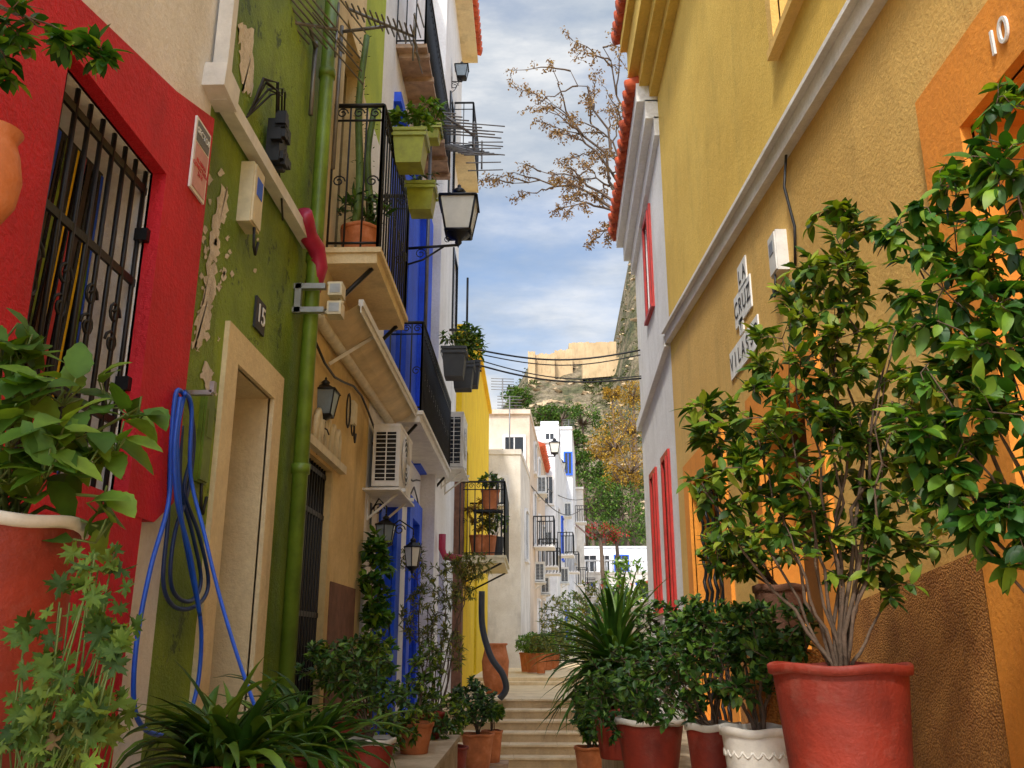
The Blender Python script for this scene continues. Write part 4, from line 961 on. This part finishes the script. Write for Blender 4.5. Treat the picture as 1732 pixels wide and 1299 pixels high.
# ---------------- hill
def hz(x,y):
    if y>187: return hz(x,186.9)-(y-187)*.12
    u=min(1,max(0,(y-92)/95)); 
    base=2+57.5*u**.95
    ax=(x/max(y,1))
    sm=max(0,min(1,(ax-.094)/.036)); sm=sm*sm*(3-2*sm)
    side=29*sm*max(0,u-.35)/.65
    lo=-16*max(0,min(1,(-ax+.0)/.05))*u
    nz=noise.fractal(V((x*.03,y*.03,0)),1,2,5)*2.4*u+noise.fractal(V((x*.15,y*.15,3)),1,2,5)*(1.2+2.6*sm)*u+noise.fractal(V((x*.5,y*.5,8)),1,2,3)*(.3+1.6*sm)*u
    return base+side+lo+nz
g=G(); xs=[-120,-95]+[-70+1.0*i for i in range(126)]+[70,90,130]; ys=[90+1.1*i for i in range(96)]+[200,230,280,400]
for y in ys:
    for x in xs: g.v.append((x,y,hz(x,y)))
n=len(xs)
for i in range(len(ys)-1):
    for j in range(n-1): g.f.append((i*n+j,i*n+j+1,(i+1)*n+j+1,(i+1)*n+j)); g.m.append(0); g.sm.append(True)
m,nt,b=newmat('hillside'); co=nd(nt,'ShaderNodeTexCoord').outputs['Object']
r1=ramp(nt,noi(nt,co,.13,9,.78),[(.36,(.055,.07,.02)),(.46,(.13,.125,.05)),(.53,(.27,.21,.12)),(.68,(.42,.34,.22))])
r2=ramp(nt,noi(nt,co,.9,7,.75),[(.38,(.4,.38,.34)),(.58,(1.1,1.1,1.1))])
nt.links.new(mixc(nt,'MULTIPLY',.9,r1.outputs[0],r2.outputs[0]),b.inputs['Base Color']); b.inputs['Roughness'].default_value=.95
bp=nd(nt,'ShaderNodeBump'); bp.inputs['Distance'].default_value=2; nt.links.new(noi(nt,co,.6,6,.7),bp.inputs['Height']); nt.links.new(bp.outputs[0],b.inputs['Normal'])
M['hill']=m; struct('hillside',g,'hill')
cw=thing('castle','tan stone fortress walls along the hilltop','castle',(15,182,60))
def wl(p0,p1,top,h,Y,dp=3):
    g=G(); a=atY(p0,top[0],Y);b=atY(p1,top[1],Y); N=14
    for i in range(N):
        p=a.lerp(b,i/N); q=a.lerp(b,(i+1)/N); dz=rnd(-.25,.1)
        g.add([(p.x,Y,p.z-h),(q.x,Y,q.z-h),(q.x,Y,q.z+dz),(p.x,Y,p.z+dz),(p.x,Y+dp,p.z-h),(q.x,Y+dp,q.z-h),(q.x,Y+dp,q.z+dz),(p.x,Y+dp,p.z+dz)],[(0,1,2,3),(4,5,6,7),(3,2,6,7),(0,3,7,4),(1,2,6,5)])
    part('wall',g,'fort',cw)
wl(893,938,(599,597),7,176); wl(938,968,(592,590),7,178.5); wl(962,1042,(580,577),6.5,182.5,4); wl(985,1062,(608,602),4,172); wl(893,905,(594,594),7,174.5,4)
g=G()
def rock(x,y,z,rr):
    bm=bmesh.new()
    for _ in range(10): bm.verts.new(V((x,y,z))+V((rnd(-1,1)*rr*1.5,rnd(-1,1)*rr,rnd(-.6,.7)*rr)))
    bmesh.ops.convex_hull(bm,input=bm.verts); bm.verts.index_update()
    g.add([v_.co[:] for v_ in bm.verts],[tuple(v_.index for v_ in f.verts) for f in bm.faces]); bm.free()
for i in range(240):
    y=rnd(115,186); x=rnd(.0,.135)*y; rock(x,y,hz(x,y),rnd(.25,.8))
struct('rocky_outcrops',g,'tan')
g=G()
for i in range(5200):
    y=rnd(93,187); ax_=rnd(-.06,.145); x=ax_*y
    if noise.noise(V((x*.08,y*.08,5)))<-.08 or (ax_>.1 and y>140 and rnd(0,1)<.75): continue
    z=hz(x,y); rr=rnd(.2,.6)*(1.6 if rnd(0,1)<.1 else 1)
    for j in range(11):
        q=V((rnd(-1,1),rnd(-1,1),rnd(0,1)))*rr; g.leaf(V((x,y,z))+q,V((rnd(-1,1),rnd(-1,1),rnd(-.2,1))),V((rnd(-1,1),rnd(-1,1),1)),rr*.8,rr*.55,.2,.2,2)
o=part('scrub',g,'lf_scrub'); o['kind']='stuff'; o['label']='low dry scrub covering the hillside'; o['category']='scrub'
def ftree(px,py,Y,rx,rz,lm,lab,nt_=900,ls=.55,nm='tree'):
    cn=atY(px,py,Y); zb=hz(cn.x,Y) if Y>92 else 1; zb=min(zb,cn.z-rz*1.1)
    r=thing(nm,lab,'tree',(cn.x,Y,zb),'trees at the foot of the hill'); gs=G();gl=G()
    gs.tube([V((cn.x,Y,zb)),V((cn.x+.2,Y,(zb+cn.z)/2)),cn],.3,7,0,.12)
    lumps=[]
    for i in range(24):
        q=inell((cn,(rx*.85,rx*.85,rz*.85))); lumps.append((q,rnd(.16,.34)*min(rx,rz*1.3))); gs.tube([cn-V((0,0,rz*.5)),q],.09,5,0,.03)
    for i in range(nt_):
        q,rr=random.choice(lumps); d=V((rnd(-1,1),rnd(-1,1),rnd(-1,1))).normalized(); gl.leaf(q+d*rr*rnd(.7,1.15),d+V((rnd(-1,1),rnd(-1,1),rnd(-1,1)))*.7,V((rnd(-1,1),rnd(-1,1),1)),ls*rnd(.6,1.2),ls*.55,.2,.2,2)
    part('trunk',gs,'bark',r); part('crown',gl,lm,r)
for a in ((950,702,100,2.6,1.3),(985,708,105,2.8,1.5),(1000,845,86,3,2.6),(1035,850,86,3.4,2.9),(1060,880,84,2.6,2.5),(1010,805,92,2.4,1.4),(872,672,75,1.5,.8),(965,745,95,2.2,1.1),(925,700,98,1.5,.9),(975,775,92,2.2,1.2)):
    ftree(*a,'lf_pine','rounded dark green pine on the slope',1500,.3,'pine_tree')
for a in ((1040,740,90,2.8,2.6),(1068,710,92,2.8,3.2),(1065,780,88,2.6,2.6),(1015,765,95,2.2,1.3),(1070,665,110,2.0,1.6),(1035,665,120,1.6,.9),(1050,810,88,2,1.4)):
    ftree(*a,'lf_orange','tree with orange-brown autumn leaves on the slope',1000,.28,'autumn_tree')
ftree(1015,900,73,1.8,.7,'lf_red','red flowering bougainvillea over the wall',900,.2,'bougainvillea')
ftree(1042,905,74,1.0,.6,'lf_red','red flowering bougainvillea over the wall',500,.2,'bougainvillea')
# ---------------- world, sun, camera
w=bpy.data.worlds.new('World'); S.world=w; w.use_nodes=True; nt=w.node_tree; bg=nt.nodes['Background']
tosun=V((-.22,-.62,.74)).normalized()
sky=nd(nt,'ShaderNodeTexSky'); sky.sky_type='NISHITA'; sky.sun_disc=False; sky.sun_elevation=math.asin(tosun.z); sky.sun_rotation=math.atan2(tosun.x,tosun.y)
co=nd(nt,'ShaderNodeTexCoord').outputs['Generated']
n1=noi(nt,co,1.9,8,.58,(1,1,2.8))
r=ramp(nt,n1,[(.34,(0,0,0)),(.56,(1,1,1))])
n2=noi(nt,co,3.2,7,.6,(1,1,3.6)); cc=ramp(nt,n2,[(.33,(.44,.54,.68)),(.48,(.70,.76,.84)),(.60,(1.04,1.05,1.06))])
ccs=nd(nt,'ShaderNodeVectorMath',operation='SCALE'); ccs.inputs['Scale'].default_value=6.4; nt.links.new(cc.outputs[0],ccs.inputs[0])
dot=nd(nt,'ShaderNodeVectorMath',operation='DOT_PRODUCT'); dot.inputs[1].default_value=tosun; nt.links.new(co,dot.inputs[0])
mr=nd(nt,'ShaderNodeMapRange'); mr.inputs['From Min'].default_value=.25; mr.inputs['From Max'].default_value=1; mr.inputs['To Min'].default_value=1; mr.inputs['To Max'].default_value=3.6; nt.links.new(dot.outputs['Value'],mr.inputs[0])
o=mixc(nt,'MIX',r.outputs[0],mixc(nt,'MULTIPLY',1.0,sky.outputs[0],(1.5,1.5,1.5)),ccs.outputs[0])
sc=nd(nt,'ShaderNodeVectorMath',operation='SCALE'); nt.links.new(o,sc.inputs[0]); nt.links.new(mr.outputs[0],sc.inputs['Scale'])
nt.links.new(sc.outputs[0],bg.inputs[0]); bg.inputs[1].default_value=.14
sl=bpy.data.lights.new('sun','SUN'); sl.energy=3.4; sl.angle=math.radians(6); sl.color=(1,.94,.84); so=bpy.data.objects.new('sun',sl); link(so); so.rotation_euler=tosun.to_track_quat('Z','Y').to_euler()
cam=bpy.data.cameras.new('camera'); cam.sensor_width=36; cam.lens=F/1732*36; cam.clip_start=.05; cam.clip_end=9000
co_=bpy.data.objects.new('camera',cam); link(co_); mt=Matrix((RT,UP,-FW)).transposed().to_4x4(); mt.translation=EYE; co_.matrix_world=mt; S.camera=co_
S.view_settings.view_transform='Standard'; S.view_settings.look='None'; S.view_settings.exposure=0
